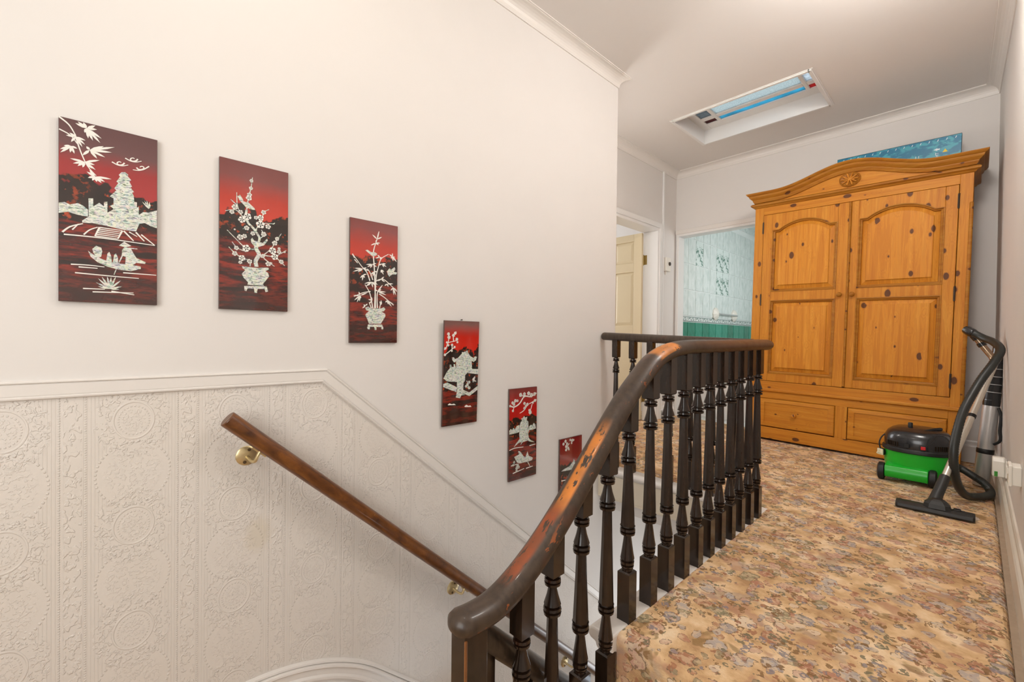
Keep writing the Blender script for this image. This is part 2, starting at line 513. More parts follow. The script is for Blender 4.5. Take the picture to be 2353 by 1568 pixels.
def glass(name, col, trans, scale=0.0, dirt=0.0):
    """textured roof-light glass: lets the sky through, scattered"""
    m = bpy.data.materials.new(name)
    m.use_nodes = True
    nt = m.node_tree
    nt.nodes.clear()
    out = nt.nodes.new('ShaderNodeOutputMaterial')
    tl = nt.nodes.new('ShaderNodeBsdfTranslucent')
    gl = nt.nodes.new('ShaderNodeBsdfGlossy')
    tp = nt.nodes.new('ShaderNodeBsdfTransparent')
    mx = nt.nodes.new('ShaderNodeMixShader')
    mx2 = nt.nodes.new('ShaderNodeMixShader')
    tc = nt.nodes.new('ShaderNodeTexCoord')
    no = nt.nodes.new('ShaderNodeTexNoise')
    nt.links.new(tc.outputs['Object'], no.inputs['Vector'])
    no.inputs['Scale'].default_value = scale or 60.0
    cr = nt.nodes.new('ShaderNodeValToRGB')
    cr.color_ramp.elements[0].position = 0.35
    cr.color_ramp.elements[1].position = 0.65
    cr.color_ramp.elements[0].color = (*[c * 0.72 for c in col], 1)
    cr.color_ramp.elements[1].color = (*col, 1)
    nt.links.new(no.outputs[0], cr.inputs[0])
    nt.links.new(cr.outputs[0], tl.inputs[0])
    nt.links.new(cr.outputs[0], tp.inputs[0])
    gl.inputs['Roughness'].default_value = 0.15
    mx.inputs[0].default_value = trans
    nt.links.new(tl.outputs[0], mx.inputs[1])
    nt.links.new(tp.outputs[0], mx.inputs[2])
    mx2.inputs[0].default_value = 0.06
    nt.links.new(mx.outputs[0], mx2.inputs[1])
    nt.links.new(gl.outputs[0], mx2.inputs[2])
    nt.links.new(mx2.outputs[0], out.inputs[0])
    M[name] = m
glass('glass_frosted', (0.40, 0.425, 0.415), 0.10, 120.0)
glass('glass_grey', (0.17, 0.18, 0.18), 0.12, 40.0)
glass('glass_clear', (0.44, 0.46, 0.47), 0.2, 60.0)
glass('glass_blue', (0.10, 0.33, 0.41), 0.15, 10.0)
glass('glass_red', (0.36, 0.006, 0.010), 0.15, 10.0)
glass('glass_darkred', (0.10, 0.008, 0.008), 0.15, 10.0)

def bluebox():
    m = Mat('box_print_blue', (0.01, 0.2, 0.35), 0.35, 0.5)
    co = m.coords()
    x, y, z = m.xyz(co)
    n = m.noise(m.mapping(co, (0.6, 1, 1)), 26.0, 4, 0.6, 0.6)
    wave = m.mix(n.step(0.48, 0.60), (0.006, 0.17, 0.30), (0.05, 0.36, 0.46))
    c = m.mix((z + (n - 0.5) * 0.04).step(-0.030, -0.020), (0.005, 0.115, 0.24), wave)
    m.color(c)
    M['box_print_blue'] = m.m
bluebox()

def bulb_mat(name, col, strength):
    m = bpy.data.materials.new(name)
    m.use_nodes = True
    nt = m.node_tree
    nt.nodes.clear()
    o = nt.nodes.new('ShaderNodeOutputMaterial')
    e = nt.nodes.new('ShaderNodeEmission')
    e.inputs[0].default_value = (*col, 1)
    e.inputs[1].default_value = strength
    nt.links.new(e.outputs[0], o.inputs[0])
    M[name] = m
bulb_mat('lit_bulb', BULB_COLOR, BULB_STRENGTH)
bulb_mat('lit_globe', GLOBE_COLOR, GLOBE_STRENGTH)

# ------------------------------------------------------------------ mesh helpers
class MB:
    def __init__(s):
        s.v, s.f, s.sm, s.mi = [], [], [], []
        s.cur = 0
        s.smooth = False
    def face(s, idx):
        s.f.append(idx)
        s.sm.append(s.smooth)
        s.mi.append(s.cur)
    def add(s, verts):
        k = len(s.v)
        s.v += [tuple(p) for p in verts]
        return k
    def box(s, x0, x1, y0, y1, z0, z1):
        k = s.add([(x0, y0, z0), (x1, y0, z0), (x1, y1, z0), (x0, y1, z0), (x0, y0, z1), (x1, y0, z1), (x1, y1, z1), (x0, y1, z1)])
        for q in ((0, 3, 2, 1), (4, 5, 6, 7), (0, 1, 5, 4), (1, 2, 6, 5), (2, 3, 7, 6), (3, 0, 4, 7)):
            s.face([k + i for i in q])
        return s
    def prism(s, poly, axis, a, b):
        """poly: 2D points in the two other axes (order x,y,z without axis)"""
        def P(p, t):
            if axis == 0: return (t, p[0], p[1])
            if axis == 1: return (p[0], t, p[1])
            return (p[0], p[1], t)
        n = len(poly)
        k = s.add([P(p, a) for p in poly] + [P(p, b) for p in poly])
        ar = sum(poly[i][0] * poly[(i + 1) % n][1] - poly[(i + 1) % n][0] * poly[i][1] for i in range(n))
        flip = (ar < 0) ^ (axis == 1) ^ (b < a)
        lo = list(range(k, k + n)); hi = list(range(k + n, k + 2 * n))
        s.face(lo if flip else lo[::-1])
        s.face(hi[::-1] if flip else hi)
        for i in range(n):
            j = (i + 1) % n
            q = [k + i, k + j, k + n + j, k + n + i]
            s.face(q[::-1] if flip else q)
        return s
    def loft(s, rings, closed=True, caps=True):
        n = len(rings[0])
        ks = [s.add(r) for r in rings]
        for a, b in zip(ks, ks[1:]):
            for i in range(n if closed else n - 1):
                j = (i + 1) % n
                s.face([a + i, a + j, b + j, b + i])
        if caps and closed:
            sv = s.smooth
            s.smooth = False
            s.face(list(range(ks[0], ks[0] + n))[::-1])
            s.face(list(range(ks[-1], ks[-1] + n)))
            s.smooth = sv
        return s
    def lathe(s, prof, c=(0, 0, 0), n=16, axis=Vector((0, 0, 1)), caps=True):
        ax = Vector(axis).normalized()
        t = Vector((1, 0, 0)) if abs(ax.x) < 0.9 else Vector((0, 1, 0))
        e1 = ax.cross(t).normalized(); e2 = ax.cross(e1)
        rings = []
        for r, h in prof:
            rings.append([Vector(c) + ax * h + (e1 * math.cos(2 * PI * i / n) + e2 * math.sin(2 * PI * i / n)) * max(r, 1e-5) for i in range(n)])
        return s.loft(rings, True, caps)
    def tube(s, path, r, n=12, r2=None, up=None, caps=True, rfun=None, rounded=False):
        P = [Vector(p) for p in path]
        rings = []
        pe = None
        for i, p in enumerate(P):
            t = (P[min(i + 1, len(P) - 1)] - P[max(i - 1, 0)]).normalized()
            if up is not None:
                e1 = t.cross(Vector(up)).normalized()
            elif pe is None:
                a = Vector((0, 0, 1)) if abs(t.z) < 0.9 else Vector((1, 0, 0))
                e1 = t.cross(a).normalized()
            else:
                e1 = (pe - t * pe.dot(t)).normalized()
            pe = e1
            e2 = e1.cross(t)
            ra = r if rfun is None else rfun(i) * r
            rb = (r2 if r2 else r) * (1 if rfun is None else rfun(i))
            rings.append([p + e1 * ra * math.cos(2 * PI * j / n) + e2 * rb * math.sin(2 * PI * j / n) for j in range(n)])
        if rounded:
            def capring(idx, sgn):
                p = P[idx]
                t = (P[1] - P[0]).normalized() if idx == 0 else (P[-1] - P[-2]).normalized()
                base = rings[idx]
                outr = []
                for a in (0.35, 0.7, 0.92):
                    off = t * sgn * r * 0.75 * math.sin(a * PI / 2)
                    k = math.cos(a * PI / 2)
                    outr.append([p + off + (q - p) * k for q in base])
                return outr
            rings = capring(0, -1)[::-1] + rings + capring(len(P) - 1, 1)
        return s.loft(rings, True, caps)
    def build(s, name, mat, parent=None, bevel=0.0, local=False, auto=None, merge=False):
        off = Vector((0, 0, 0))
        if parent is not None and not local:
            p = parent
            while p is not None:
                off += p.location
                p = p.parent
        me = bpy.data.meshes.new(name)
        me.from_pydata([tuple(Vector(v) - off) for v in s.v], [], s.f)
        me.polygons.foreach_set('use_smooth', s.sm)
        me.polygons.foreach_set('material_index', s.mi)
        for mm in (mat if isinstance(mat, (list, tuple)) else [mat]):
            me.materials.append(M[mm])
        bm = bmesh.new()
        bm.from_mesh(me)
        if merge:
            bmesh.ops.remove_doubles(bm, verts=bm.verts, dist=1e-5)
        bmesh.ops.recalc_face_normals(bm, faces=bm.faces)
        bm.to_mesh(me)
        bm.free()
        if any(s.sm):
            me.set_sharp_from_angle(angle=math.radians(40))
        me.update()
        o = bpy.data.objects.new(name, me)
        C.objects.link(o)
        if parent is not None:
            o.parent = parent
        if bevel:
            b = o.modifiers.new('bevel', 'BEVEL')
            b.width = bevel
            b.segments = 2
            b.limit_method = 'ANGLE'
            b.angle_limit = math.radians(35)
        return o

def thing(name, label, cat, loc=(0, 0, 0), group=None):
    o = bpy.data.objects.new(name, None)
    C.objects.link(o)
    o.empty_display_size = 0.05
    o.location = loc
    o['label'] = label
    o['category'] = cat
    if group:
        o['group'] = group
    return o

def tag(o, label, cat, group=None):
    o['label'] = label
    o['category'] = cat
    if group:
        o['group'] = group
    return o

def struct(o, label=None):
    o['kind'] = 'structure'
    if label:
        o['label'] = label
    return o

def smoothpath(pts, sub=6):
    P = [Vector(p) for p in pts]
    out = []
    for i in range(len(P) - 1):
        p0 = P[max(i - 1, 0)]; p1 = P[i]; p2 = P[i + 1]; p3 = P[min(i + 2, len(P) - 1)]
        for k in range(sub):
            t = k / sub
            out.append(0.5 * ((2 * p1) + (p2 - p0) * t + (2 * p0 - 5 * p1 + 4 * p2 - p3) * t * t + (3 * p1 - p0 - 3 * p2 + p3) * t * t * t))
    out.append(P[-1])
    return out

def sweep_plan(path, prof, close=False):
    """sweep a (offset-to-right, z) profile along a plan path with mitred corners"""
    n = len(path)
    mb = MB()
    rings = []
    for i, p in enumerate(path):
        p = Vector(p)
        def nrm(a, b):
            d = (Vector(b) - Vector(a)).normalized()
            return Vector((d.y, -d.x))
        if i == 0: off = nrm(path[0], path[1])
        elif i == n - 1: off = nrm(path[-2], path[-1])
        else:
            a = nrm(path[i - 1], path[i]); b = nrm(path[i], path[i + 1])
            off = (a + b) / max(0.2, 1 + a.dot(b))
        rings.append([(p.x + off.x * o, p.y + off.y * o, z) for o, z in prof])
    mb.loft(rings, True, True)
    return mb

def floorz(x):
    return 0.020 * max(0.0, min(1.6, (-0.74 - x)))

# ================================================================== THE SETTING
XL, XF, YD, ZC = -1.754, -2.30, 4.63, 2.715      # left wall, far left wall, back wall, ceiling
YE = 2.64                                         # end of the left wall
ZH, ZB = -0.60, -2.88                             # half landing, lower hall
XR = 0.12
R_PATH = [(0.0926, YD), (0.109, 4.0), (XR, 3.5), (XR, 0.80)]

# ---- left wall: plain above the dado, embossed paper below it
DY0, DZ0, DS = 0.628, 0.722, 0.872                # dado break point (centre line) and slope
def dado_z(y):
    return DZ0 if y < DY0 else DZ0 - DS * (y - DY0)
w = MB()
w.box(-1.90, XL, -1.4, YE, ZB, ZC + 0.12)
w.box(-2.45, -1.90, YE - 0.14, YE, -0.2, ZC + 0.12)
w.box(-1.90, XL, YE, 3.5, ZB, -0.19)
struct(w.build('wall_left', 'wall_paint'), 'tall cream painted wall beside the stairs')
pap = MB()
t = 0.0015
ye = YE
pts = [(-1.4, dado_z(-1)), (DY0, DZ0), (ye, dado_z(ye)), (ye, ZB), (-1.4, ZB)]
pap.prism(pts, 0, XL, XL + t)
struct(pap.build('wall_left_paper', 'wallpaper'), 'embossed cream wallpaper below the dado rail')

def sweep_wall(path, prof, x0):
    """sweep a (drop, projection) profile along a path of (y,z) on the left wall, mitred"""
    mb = MB()
    rings = []
    n = len(path)
    for i in range(n):
        p = Vector(path[i])
        def nrm(a, b):
            d = (Vector(b) - Vector(a)).normalized()
            return Vector((d.y, -d.x))             # points down for a path running +y
        if i == 0: off = nrm(path[0], path[1])
        elif i == n - 1: off = nrm(path[-2], path[-1])
        else:
            a = nrm(path[i - 1], path[i]); b = nrm(path[i], path[i + 1])
            off = (a + b) / (1 + a.dot(b))
        rings.append([(x0 + pr, p.x + off.x * d, p.y + off.y * d) for d, pr in prof])
    mb.loft(rings, True, True)
    return mb
dz_end = 2.60
dado = sweep_wall([(-1.4, DZ0 + 0.025), (DY0 + 0.01, DZ0 + 0.025), (dz_end, DZ0 + 0.025 - DS * (dz_end - DY0 - 0.01))],
                  [(0, 0), (0, 0.007), (0.003, 0.011), (0.006, 0.011), (0.009, 0.006), (0.012, 0.0075), (0.040, 0.0075), (0.043, 0.006), (0.046, 0.011), (0.050, 0.010), (0.053, 0.004), (0.054, 0)], XL)
struct(dado.build('trim_1', 'trim_paint'), 'cream dado rail, level then sloping down with the stairs')
# wall string / skirting that sweeps over from the half landing into the stair slope
sp = [(-1.4, -0.352), (0.355, -0.352)]
Rr, amax = 0.77, math.radians(42.5)
for k in range(1, 15):
    a = amax * k / 14
    sp.append((0.355 + Rr * math.sin(a), -0.352 - Rr * (1 - math.cos(a))))
sp.append((sp[-1][0] + 1.7, sp[-1][1] - 1.7 * math.tan(amax)))
string = sweep_wall(sp, [(0, 0), (0, 0.004), (0.004, 0.014), (0.010, 0.016), (0.013, 0.010), (0.018, 0.022), (0.024, 0.024), (0.030, 0.019), (0.050, 0.019), (0.056, 0.027), (0.064, 0.028), (0.069, 0.020), (0.074, 0.020), (0.080, 0.027), (0.087, 0.028), (0.092, 0.024), (0.26, 0.024), (0.26, 0)], XL)
struct(string.build('trim_2', 'trim_paint'), 'moulded cream stair skirting curving over at the top of the flight')

# ---- ceiling with the roof-light opening
SX0, SX1, SY0, SY1 = -1.772, -0.798, 3.485, 4.100
c = MB()
zc1 = ZC + 0.13
c.box(-2.60, SX0, -1.6, 4.9, ZC, zc1)
c.box(SX1, 1.3, -1.6, 4.9, ZC, zc1)
c.box(SX0, SX1, -1.6, SY0, ZC, zc1)
c.box(SX0, SX1, SY1, 4.9, ZC, zc1)
struct(c.build('ceiling', 'ceiling_paint'), 'plain off-white ceiling')

# ---- back wall with the bathroom doorway
BX0, BX1, BZ = -2.285, -1.46, 2.036
w = MB()
w.box(-2.62, BX0, YD, YD + 0.10, -0.2, ZC + 0.1)
w.box(BX0, BX1, YD, YD + 0.10, BZ, ZC + 0.1)
w.box(BX1, 0.4, YD, YD + 0.10, -0.2, ZC + 0.1)
struct(w.build('wall_back', 'wall_paint'), 'cream wall behind the wardrobe')
fr = MB()
fr.box(BX0 - 0.004, BX0 + 0.028, YD - 0.014, YD + 0.115, 0, BZ - 0.028)
fr.box(BX1 - 0.028, BX1 + 0.004, YD - 0.014, YD + 0.115, 0, BZ - 0.028)
fr.box(BX0 - 0.004, BX1 + 0.004, YD - 0.014, YD + 0.115, BZ - 0.028, BZ + 0.004)
struct(fr.build('trim_3', 'gloss_white', bevel=0.003), 'white lining of the bathroom doorway')
ar = MB()
ar.box(BX0 - 0.012, BX1 + 0.03, YD - 0.022, YD, BZ - 0.004, BZ + 0.045)
struct(ar.build('trim_4', 'trim_paint', bevel=0.008), 'cream moulding over the bathroom doorway')

# ---- far left wall with the bedroom doorway
EY0, EY1, EZ = 3.42, 4.243, 2.040
w = MB()
w.box(XF - 0.15, XF, YE, EY0, -0.2, ZC + 0.1)
w.box(XF - 0.15, XF, EY0, EY1, EZ, ZC + 0.1)
w.box(XF - 0.15, XF, EY1, YD + 0.1, -0.2, ZC + 0.1)
struct(w.build('wall_far_left', 'wall_paint'), 'white wall with the bedroom doorway')
d1 = MB()
d1.box(XF - 0.152, XF + 0.012, EY1 - 0.028, EY1 + 0.004, 0, EZ - 0.028)
d1.box(XF - 0.152, XF + 0.012, EY0 - 0.004, EY0 + 0.028, 0, EZ - 0.028)
d1.box(XF - 0.152, XF + 0.012, EY0 - 0.004, EY1 + 0.004, EZ - 0.028, EZ)
door1 = struct(d1.build('door_1', 'gloss_white', bevel=0.003), 'white frame with an open cream panelled bedroom door')
arc = MB()
arc.prism([(EY1, 0), (EY1 + 0.060, 0), (EY1 + 0.060, EZ + 0.055), (EY0 - 0.06, EZ + 0.055), (EY0 - 0.06, 0), (EY0, 0), (EY0, EZ), (EY1, EZ)], 0, XF, XF + 0.022)
arc.build('architrave', 'gloss_white', door1, bevel=0.010)
strip = MB()
strip.box(XF, XF + 0.020, 4.312, 4.335, 0, 2.655)
struct(strip.build('trim_5', 'gloss_white', bevel=0.005), 'narrow white vertical bead beside the bedroom door')
# the open leaf stands into the bedroom, hinged on the right-hand jamb
leaf = MB()
lx1, lx0, ly0, ly1 = XF - 0.150, XF - 0.150 - 0.765, 4.172, 4.206
rows = [(0.0, 0.20), (0.88, 1.02), (1.60, 1.70), (1.93, 2.008)]
cols = [(lx0, lx0 + 0.095), (lx0 + 0.335, lx0 + 0.43), (lx1 - 0.095, lx1)]
for a, b in cols: leaf.box(a, b, ly0, ly1, 0.008, 2.008)
for a, b in rows:
    for (p, q), (r_, s_) in zip(cols, cols[1:]):
        leaf.box(q, r_, ly0, ly1, max(a, 0.008), b)
lf = leaf.build('door_leaf', 'door_cream', door1, bevel=0.004)
lf['label'] = 'cream six-panel door leaf standing open'
for (a, b), (a2, b2) in zip(rows, rows[1:]):
    for (p, q), (r_, s_) in zip(cols, cols[1:]):
        pn = MB()
        x0, x1, z0, z1 = q, r_, b, a2
        yb = ly0 + 0.014
        k = pn.add([(x0, yb, z0), (x1, yb, z0), (x1, yb, z1), (x0, yb, z1), (x0 + 0.035, ly0 + 0.004, z0 + 0.035), (x1 - 0.035, ly0 + 0.004, z0 + 0.035), (x1 - 0.035, ly0 + 0.004, z1 - 0.035), (x0 + 0.035, ly0 + 0.004, z1 - 0.035)])
        pn.face([k + 4, k + 5, k + 6, k + 7])
        for i in range(4):
            j = (i + 1) % 4
            pn.face([k + i, k + j, k + 4 + j, k + 4 + i])
        kk = pn.add([(x0, ly1 - 0.012, z0), (x1, ly1 - 0.012, z0), (x1, ly1 - 0.012, z1), (x0, ly1 - 0.012, z1)])
        pn.face([kk, kk + 3, kk + 2, kk + 1])
        pn.build('panel', 'door_cream', lf)
for zz in (1.72, 0.25):
    h = MB()
    h.box(XF - 0.150, XF - 0.112, EY1 - 0.032, EY1 - 0.028, zz - 0.05, zz + 0.05)
    h.lathe([(0.006, -0.056), (0.006, 0.056)], (XF - 0.151, EY1 - 0.034, zz), 10)
    h.build('hinge', 'hinge_brass', door1)

# ---- right wall, slightly bowed near the corner
w = MB()
pl = [(0.0926, YD + 0.1)] + R_PATH + [(1.25, 0.80), (1.25, 0.95), (0.30, 0.95), (0.30, YD + 0.1)]
w.prism(pl, 2, ZH - 0.1, ZC + 0.1)
struct(w.build('wall_right', 'wall_paint'), 'cream wall on the right of the landing')
bb = [(0, 0.0), (0.020, 0.0), (0.020, 0.115), (0.016, 0.123), (0.010, 0.130), (0.010, 0.150), (0.006, 0.158), (0.0, 0.160)]
struct(sweep_plan(R_PATH, bb).build('baseboard_right', 'skirting_paint'), 'scuffed cream skirting board along the right wall')
struct(sweep_plan([(XF, YE), (XF, EY0 - 0.06)], bb).build('baseboard_far_left', 'gloss_white'), 'white skirting beside the bedroom door')
struct(sweep_plan([(XF, EY1 + 0.06), (XF, YD), (BX0 - 0.012, YD)], bb).build('baseboard_corner', 'gloss_white'), 'white skirting in the corner between the doors')
struct(sweep_plan([(BX1 + 0.03, YD), (0.09, YD)], bb).build('baseboard_back', 'gloss_white'), 'white skirting behind the wardrobe')
gs = MB()
gs.prism([(0.083, 1.12), (0.103, 1.12), (0.103, 3.5), (0.092, 4.0), (0.078, 4.6), (0.06, 4.6), (0.074, 4.0), (0.083, 3.5)], 2, -0.01, 0.003)
struct(gs.build('trim_6', 'strip_brown'), 'worn brown strip between carpet and skirting')

# ---- cove cornice all round
cove = [(0, ZC - 0.068), (0.006, ZC - 0.068), (0.007, ZC - 0.060)]
for k in range(7):
    a = PI / 2 * k / 6
    cove.append((0.008 + 0.054 * (1 - math.cos(a)), ZC - 0.058 + 0.050 * math.sin(a)))
cove += [(0.064, ZC - 0.006), (0.071, ZC - 0.006), (0.071, ZC), (0, ZC)]
cpath = [(XL, -1.4), (XL, YE), (XF, YE), (XF, YD)] + R_PATH
cw = sweep_plan(cpath, cove)
struct(cw.build('trim_7', 'trim_paint'), 'plaster cove cornice between walls and ceiling')

# ---- carpeted floor of the landing, and the steps up to it
XW = -0.730                                       # carpet edge along the stairwell
YS = 1.110                                        # top riser
YF = 2.515                                        # carpet edge at the far side of the well
fl = MB()
k = fl.add([(XW, YS, 0), (0.085, YS, 0), (0.085, YD, 0), (XW, YD, 0), (XW, YF, 0),
            (XF, YF, floorz(XF)), (XF, YD, floorz(XF)), (0.085, YS, -0.196), (XW, YS, -0.196), (XW, YF, -0.196), (XF, YF, -0.196), (XF, YD, -0.196), (0.085, YD, -0.196), (XW, YD, -0.196)])
for q in ((0, 1, 2, 3, 4), (4, 3, 6, 5), (0, 8, 7, 1), (0, 4, 9, 8), (4, 5, 10, 9), (5, 6, 11, 10), (6, 3, 13, 11), (3, 2, 12, 13), (2, 1, 7, 12), (8, 9, 13, 12, 7), (9, 10, 11, 13)):
    fl.face([k + i for i in q])
f = fl.build('floor', 'carpet', bevel=0.022)
f.modifiers['bevel'].segments = 4
struct(f, 'landing floor with beige floral carpet')
for i, (y0, zt) in enumerate(((0.860, -0.20), (0.610, -0.40))):
    s = MB()
    s.box(XW, XR - 0.01, y0, y0 + 0.262, zt - 0.198, zt)
    o = s.build('stair_step', 'carpet', bevel=0.020)
    struct(o, 'carpeted step, %s of the short flight below the landing' % ('upper' if i == 0 else 'lower'))
hl = MB()
hl.box(XL, -0.79, -1.4, 0.74, ZH - 0.12, ZH)
hl.box(-0.79, 1.25, -1.4, 0.80, ZH - 0.12, ZH)
struct(hl.build('floor_half_landing', 'carpet'), 'carpeted half landing below')
# main flight running down along the left wall
for i in range(11):
    y0 = 0.74 + 0.205 * i
    zt = ZH - 0.19 * (i + 1)
    s = MB()
    s.box(XL + 0.024, -0.81, y0 - 0.01, y0 + 0.205, zt - 0.19, zt)
    struct(s.build('stair_tread', 'carpet', bevel=0.015), 'carpeted tread of the flight going down beside the wall, number %d from the top' % (i + 1))
lowf = MB()
lowf.box(XL, 0.3, 0.9, 3.6, ZB - 0.1, ZB)
struct(lowf.build('floor_lower_hall', 'carpet'), 'floor of the hall below')
w = MB()
w.box(-1.9, -0.4, 3.5, 3.6, ZB, -0.19)
struct(w.build('wall_lower_hall', 'wall_paint'), 'pale end wall of the hall below')
w = MB()
w.box(-0.775, -0.66, YS + 0.02, 3.55, ZB, -0.28)
w.box(-0.80, -0.70, 0.72, YS + 0.02, ZB, ZH - 0.1)
struct(w.build('wall_stairwell_right', 'wall_paint'), 'wall of the stairwell under the landing')
w = MB()
w.box(-1.9, -0.60, 2.56, 3.6, -0.30, -0.19)
struct(w.build('ceiling_lower_hall', 'ceiling_paint'), 'ceiling of the hall below')

# white nosing and aprons round the stairwell
def nosing_prof():
    return [(0.010, -0.002), (-0.058, -0.002)] + [(-0.058 - 0.020 * math.sin(PI * k / 6), -0.002 - 0.020 + 0.020 * math.cos(PI * k / 6)) for k in range(1, 7)] + [(-0.050, -0.044), (-0.046, -0.056), (-0.040, -0.060), (0.010, -0.060)]
n = MB()
n.prism([(XW + a, b) for a, b in nosing_prof()], 1, YS - 0.022, YF + 0.01)
struct(n.build('trim_8', 'trim_paint', bevel=0.006), 'white nosing under the near balusters')
n = MB()
rings = []
for x in (XL, -1.30, -1.0, XW):
    rings.append([(x, YF + a, b + floorz(x)) for a, b in nosing_prof()])
n.loft(rings)
struct(n.build('trim_9', 'trim_paint'), 'white nosing along the far edge of the stairwell')
ap = MB()
ap.box(XL, -0.77, YF - 0.052, YF - 0.030, -0.195, -0.04)
ap.box(XL, -0.77, YF - 0.056, YF - 0.052, -0.195, -0.182)
struct(ap.build('trim_10', 'cream_paint'), 'cream apron board at the far edge of the stairwell')
ap = MB()
ap.box(-0.768, -0.745, YS + 0.02, YF - 0.03, -0.30, -0.04)
struct(ap.build('trim_11', 'cream_paint'), 'cream apron board under the near balusters')
# cut string beside the short flight
cs_ = MB()
cs_.prism([(YS + 0.06, -0.062), (YS - 0.006, -0.062), (YS - 0.006, -0.202), (0.854, -0.202), (0.854, -0.402), (0.604, -0.402), (0.604, ZH), (0.74, ZH - 0.1), (YS + 0.06, -0.36)], 0, -0.770, XW + 0.006)
struct(cs_.build('trim_12', 'cream_paint', bevel=0.004), 'cream stepped string beside the short flight')
os_ = MB()
os_.prism([(0.62, ZH + 0.06), (0.62, ZH - 0.3), (2.95, ZH - 0.3 - 2.16), (2.95, ZH + 0.06 - 2.16)], 0, -0.805, -0.775)
struct(os_.build('trim_13', 'cream_paint'), 'outer string of the flight going down')

# ---- half landing behind the viewer
w = MB()
WX0, WX1, WZ0, WZ1 = -1.0, 0.6, 0.40, 2.20
w.box(-1.9, WX0, -1.5, -1.4, ZH - 0.1, ZC + 0.1)
w.box(WX1, 1.25, -1.5, -1.4, ZH - 0.1, ZC + 0.1)
w.box(WX0, WX1, -1.5, -1.4, ZH - 0.1, WZ0)
w.box(WX0, WX1, -1.5, -1.4, WZ1, ZC + 0.1)
struct(w.build('wall_front', 'wall_paint'), 'wall with the landing window')
w = MB()
w.box(1.15, 1.25, -1.4, 0.80, ZH - 0.1, ZC + 0.1)
struct(w.build('wall_side', 'wall_paint'), 'side wall of the half landing')
wf = MB()
for a, b in ((WX0, WX0 + 0.05), (WX1 - 0.05, WX1), (-0.225, -0.196)):
    wf.box(a, b, -1.48, -1.43, WZ0, WZ1)
for a, b in ((WZ0, WZ0 + 0.05), (WZ1 - 0.05, WZ1), (1.45, 1.49)):
    wf.box(WX0 + 0.05, WX1 - 0.05, -1.478, -1.432, a, b)
win2 = struct(wf.build('window_2', 'gloss_white'), 'white landing window added unseen behind the viewer')  # window put in to go with the half-landing fill light
for a, b in ((WX0 + 0.05, -0.225), (-0.175, WX1 - 0.05)):
    for c0, c1 in ((WZ0 + 0.05, 1.45), (1.49, WZ1 - 0.05)):
        pn = MB()
        pn.box(a, b, -1.458, -1.452, c0, c1)
        pn.build('pane', 'glass_clear', win2)

# ---- bedroom beyond the open door
w = MB()
w.box(-4.6, XF - 0.15, 4.75, 4.85, -0.2, 2.6)
w.box(-4.6, XF - 0.15, 2.5, 2.6, -0.2, 2.6)
w.box(-4.6, -4.5, 2.6, 4.75, -0.2, 2.6)
w.box(-4.6, XF - 0.15, 2.5, 4.85, 2.5, 2.6)
struct(w.build('wall_bedroom', 'wall_paint'), 'white bedroom walls beyond the open door')
w = MB()
w.box(-4.6, XF, 2.5, 4.85, -0.2, -0.003)
struct(w.build('floor_bedroom', 'carpet'), 'bedroom carpet')

# ---- bathroom with tiled wall
w = MB()
w.box(XF - 0.12, XF - 0.008, YD + 0.1, 7.3, -0.2, 2.6)
wb = struct(w.build('wall_bathroom', 'grout'), 'bathroom wall of pale marbled tiles above green ones')
w = MB()
w.box(XF - 0.1, 0.0, 7.2, 7.3, -0.2, 2.6)
w.box(-0.35, -0.25, YD + 0.1, 7.2, -0.2, 2.6)
w.box(XF - 0.12, -0.25, YD + 0.1, 7.3, 2.5, 2.6)
struct(w.build('wall_bathroom_far', 'tile_pale'), 'other bathroom walls')
w = MB()
w.box(XF, -0.3, YD, 7.3, -0.2, -0.002)
struct(w.build('floor_bathroom', 'grout'), 'pale bathroom floor')
def tile_mesh(name, wy, hz, mat):
    b = MB()
    b.box(-0.004, 0.004, -wy / 2, wy / 2, -hz / 2, hz / 2)
    o = b.build(name, mat, bevel=0.0015)
    me = o.data
    bpy.data.objects.remove(o)
    return me
T_P = tile_mesh('tile', 0.192, 0.292, 'tile_pale')
T_G = tile_mesh('tile', 0.186, 0.190, 'tile_green')
T_B = tile_mesh('border_tile', 0.194, 0.055, 'tile_border')
T_F = tile_mesh('tile', 0.192, 0.292, 'tile_flower')
def put_tile(me, name, y, z):
    o = bpy.data.objects.new(name, me)
    C.objects.link(o)
    o.parent = wb
    o.location = (XF - 0.004, y, z)
    return o
flower_cells = {(2, 1): 1, (5, 1): 1, (6, 1): 1, (5, 2): 1, (6, 2): 1}
for i in range(12):
    y = 4.848 + 0.2 * i
    for r, z in enumerate((2.21, 1.908, 1.607, 1.302)):
        fcell = (i, r) in flower_cells
        o = put_tile(T_F if fcell else T_P, 'tile', y, z)
        if fcell:
            o['label'] = 'white tile with dark green flower print'
    put_tile(T_P, 'tile', y, 2.51).scale = (1, 1, 0.55)
    put_tile(T_B, 'border_tile', y, 1.114)['label'] = 'narrow black and white patterned border tile'
    for r in range(5):
        o = put_tile(T_G, 'tile', y, 0.982 - 0.2 * r)
        o['label'] = 'plain green tile'

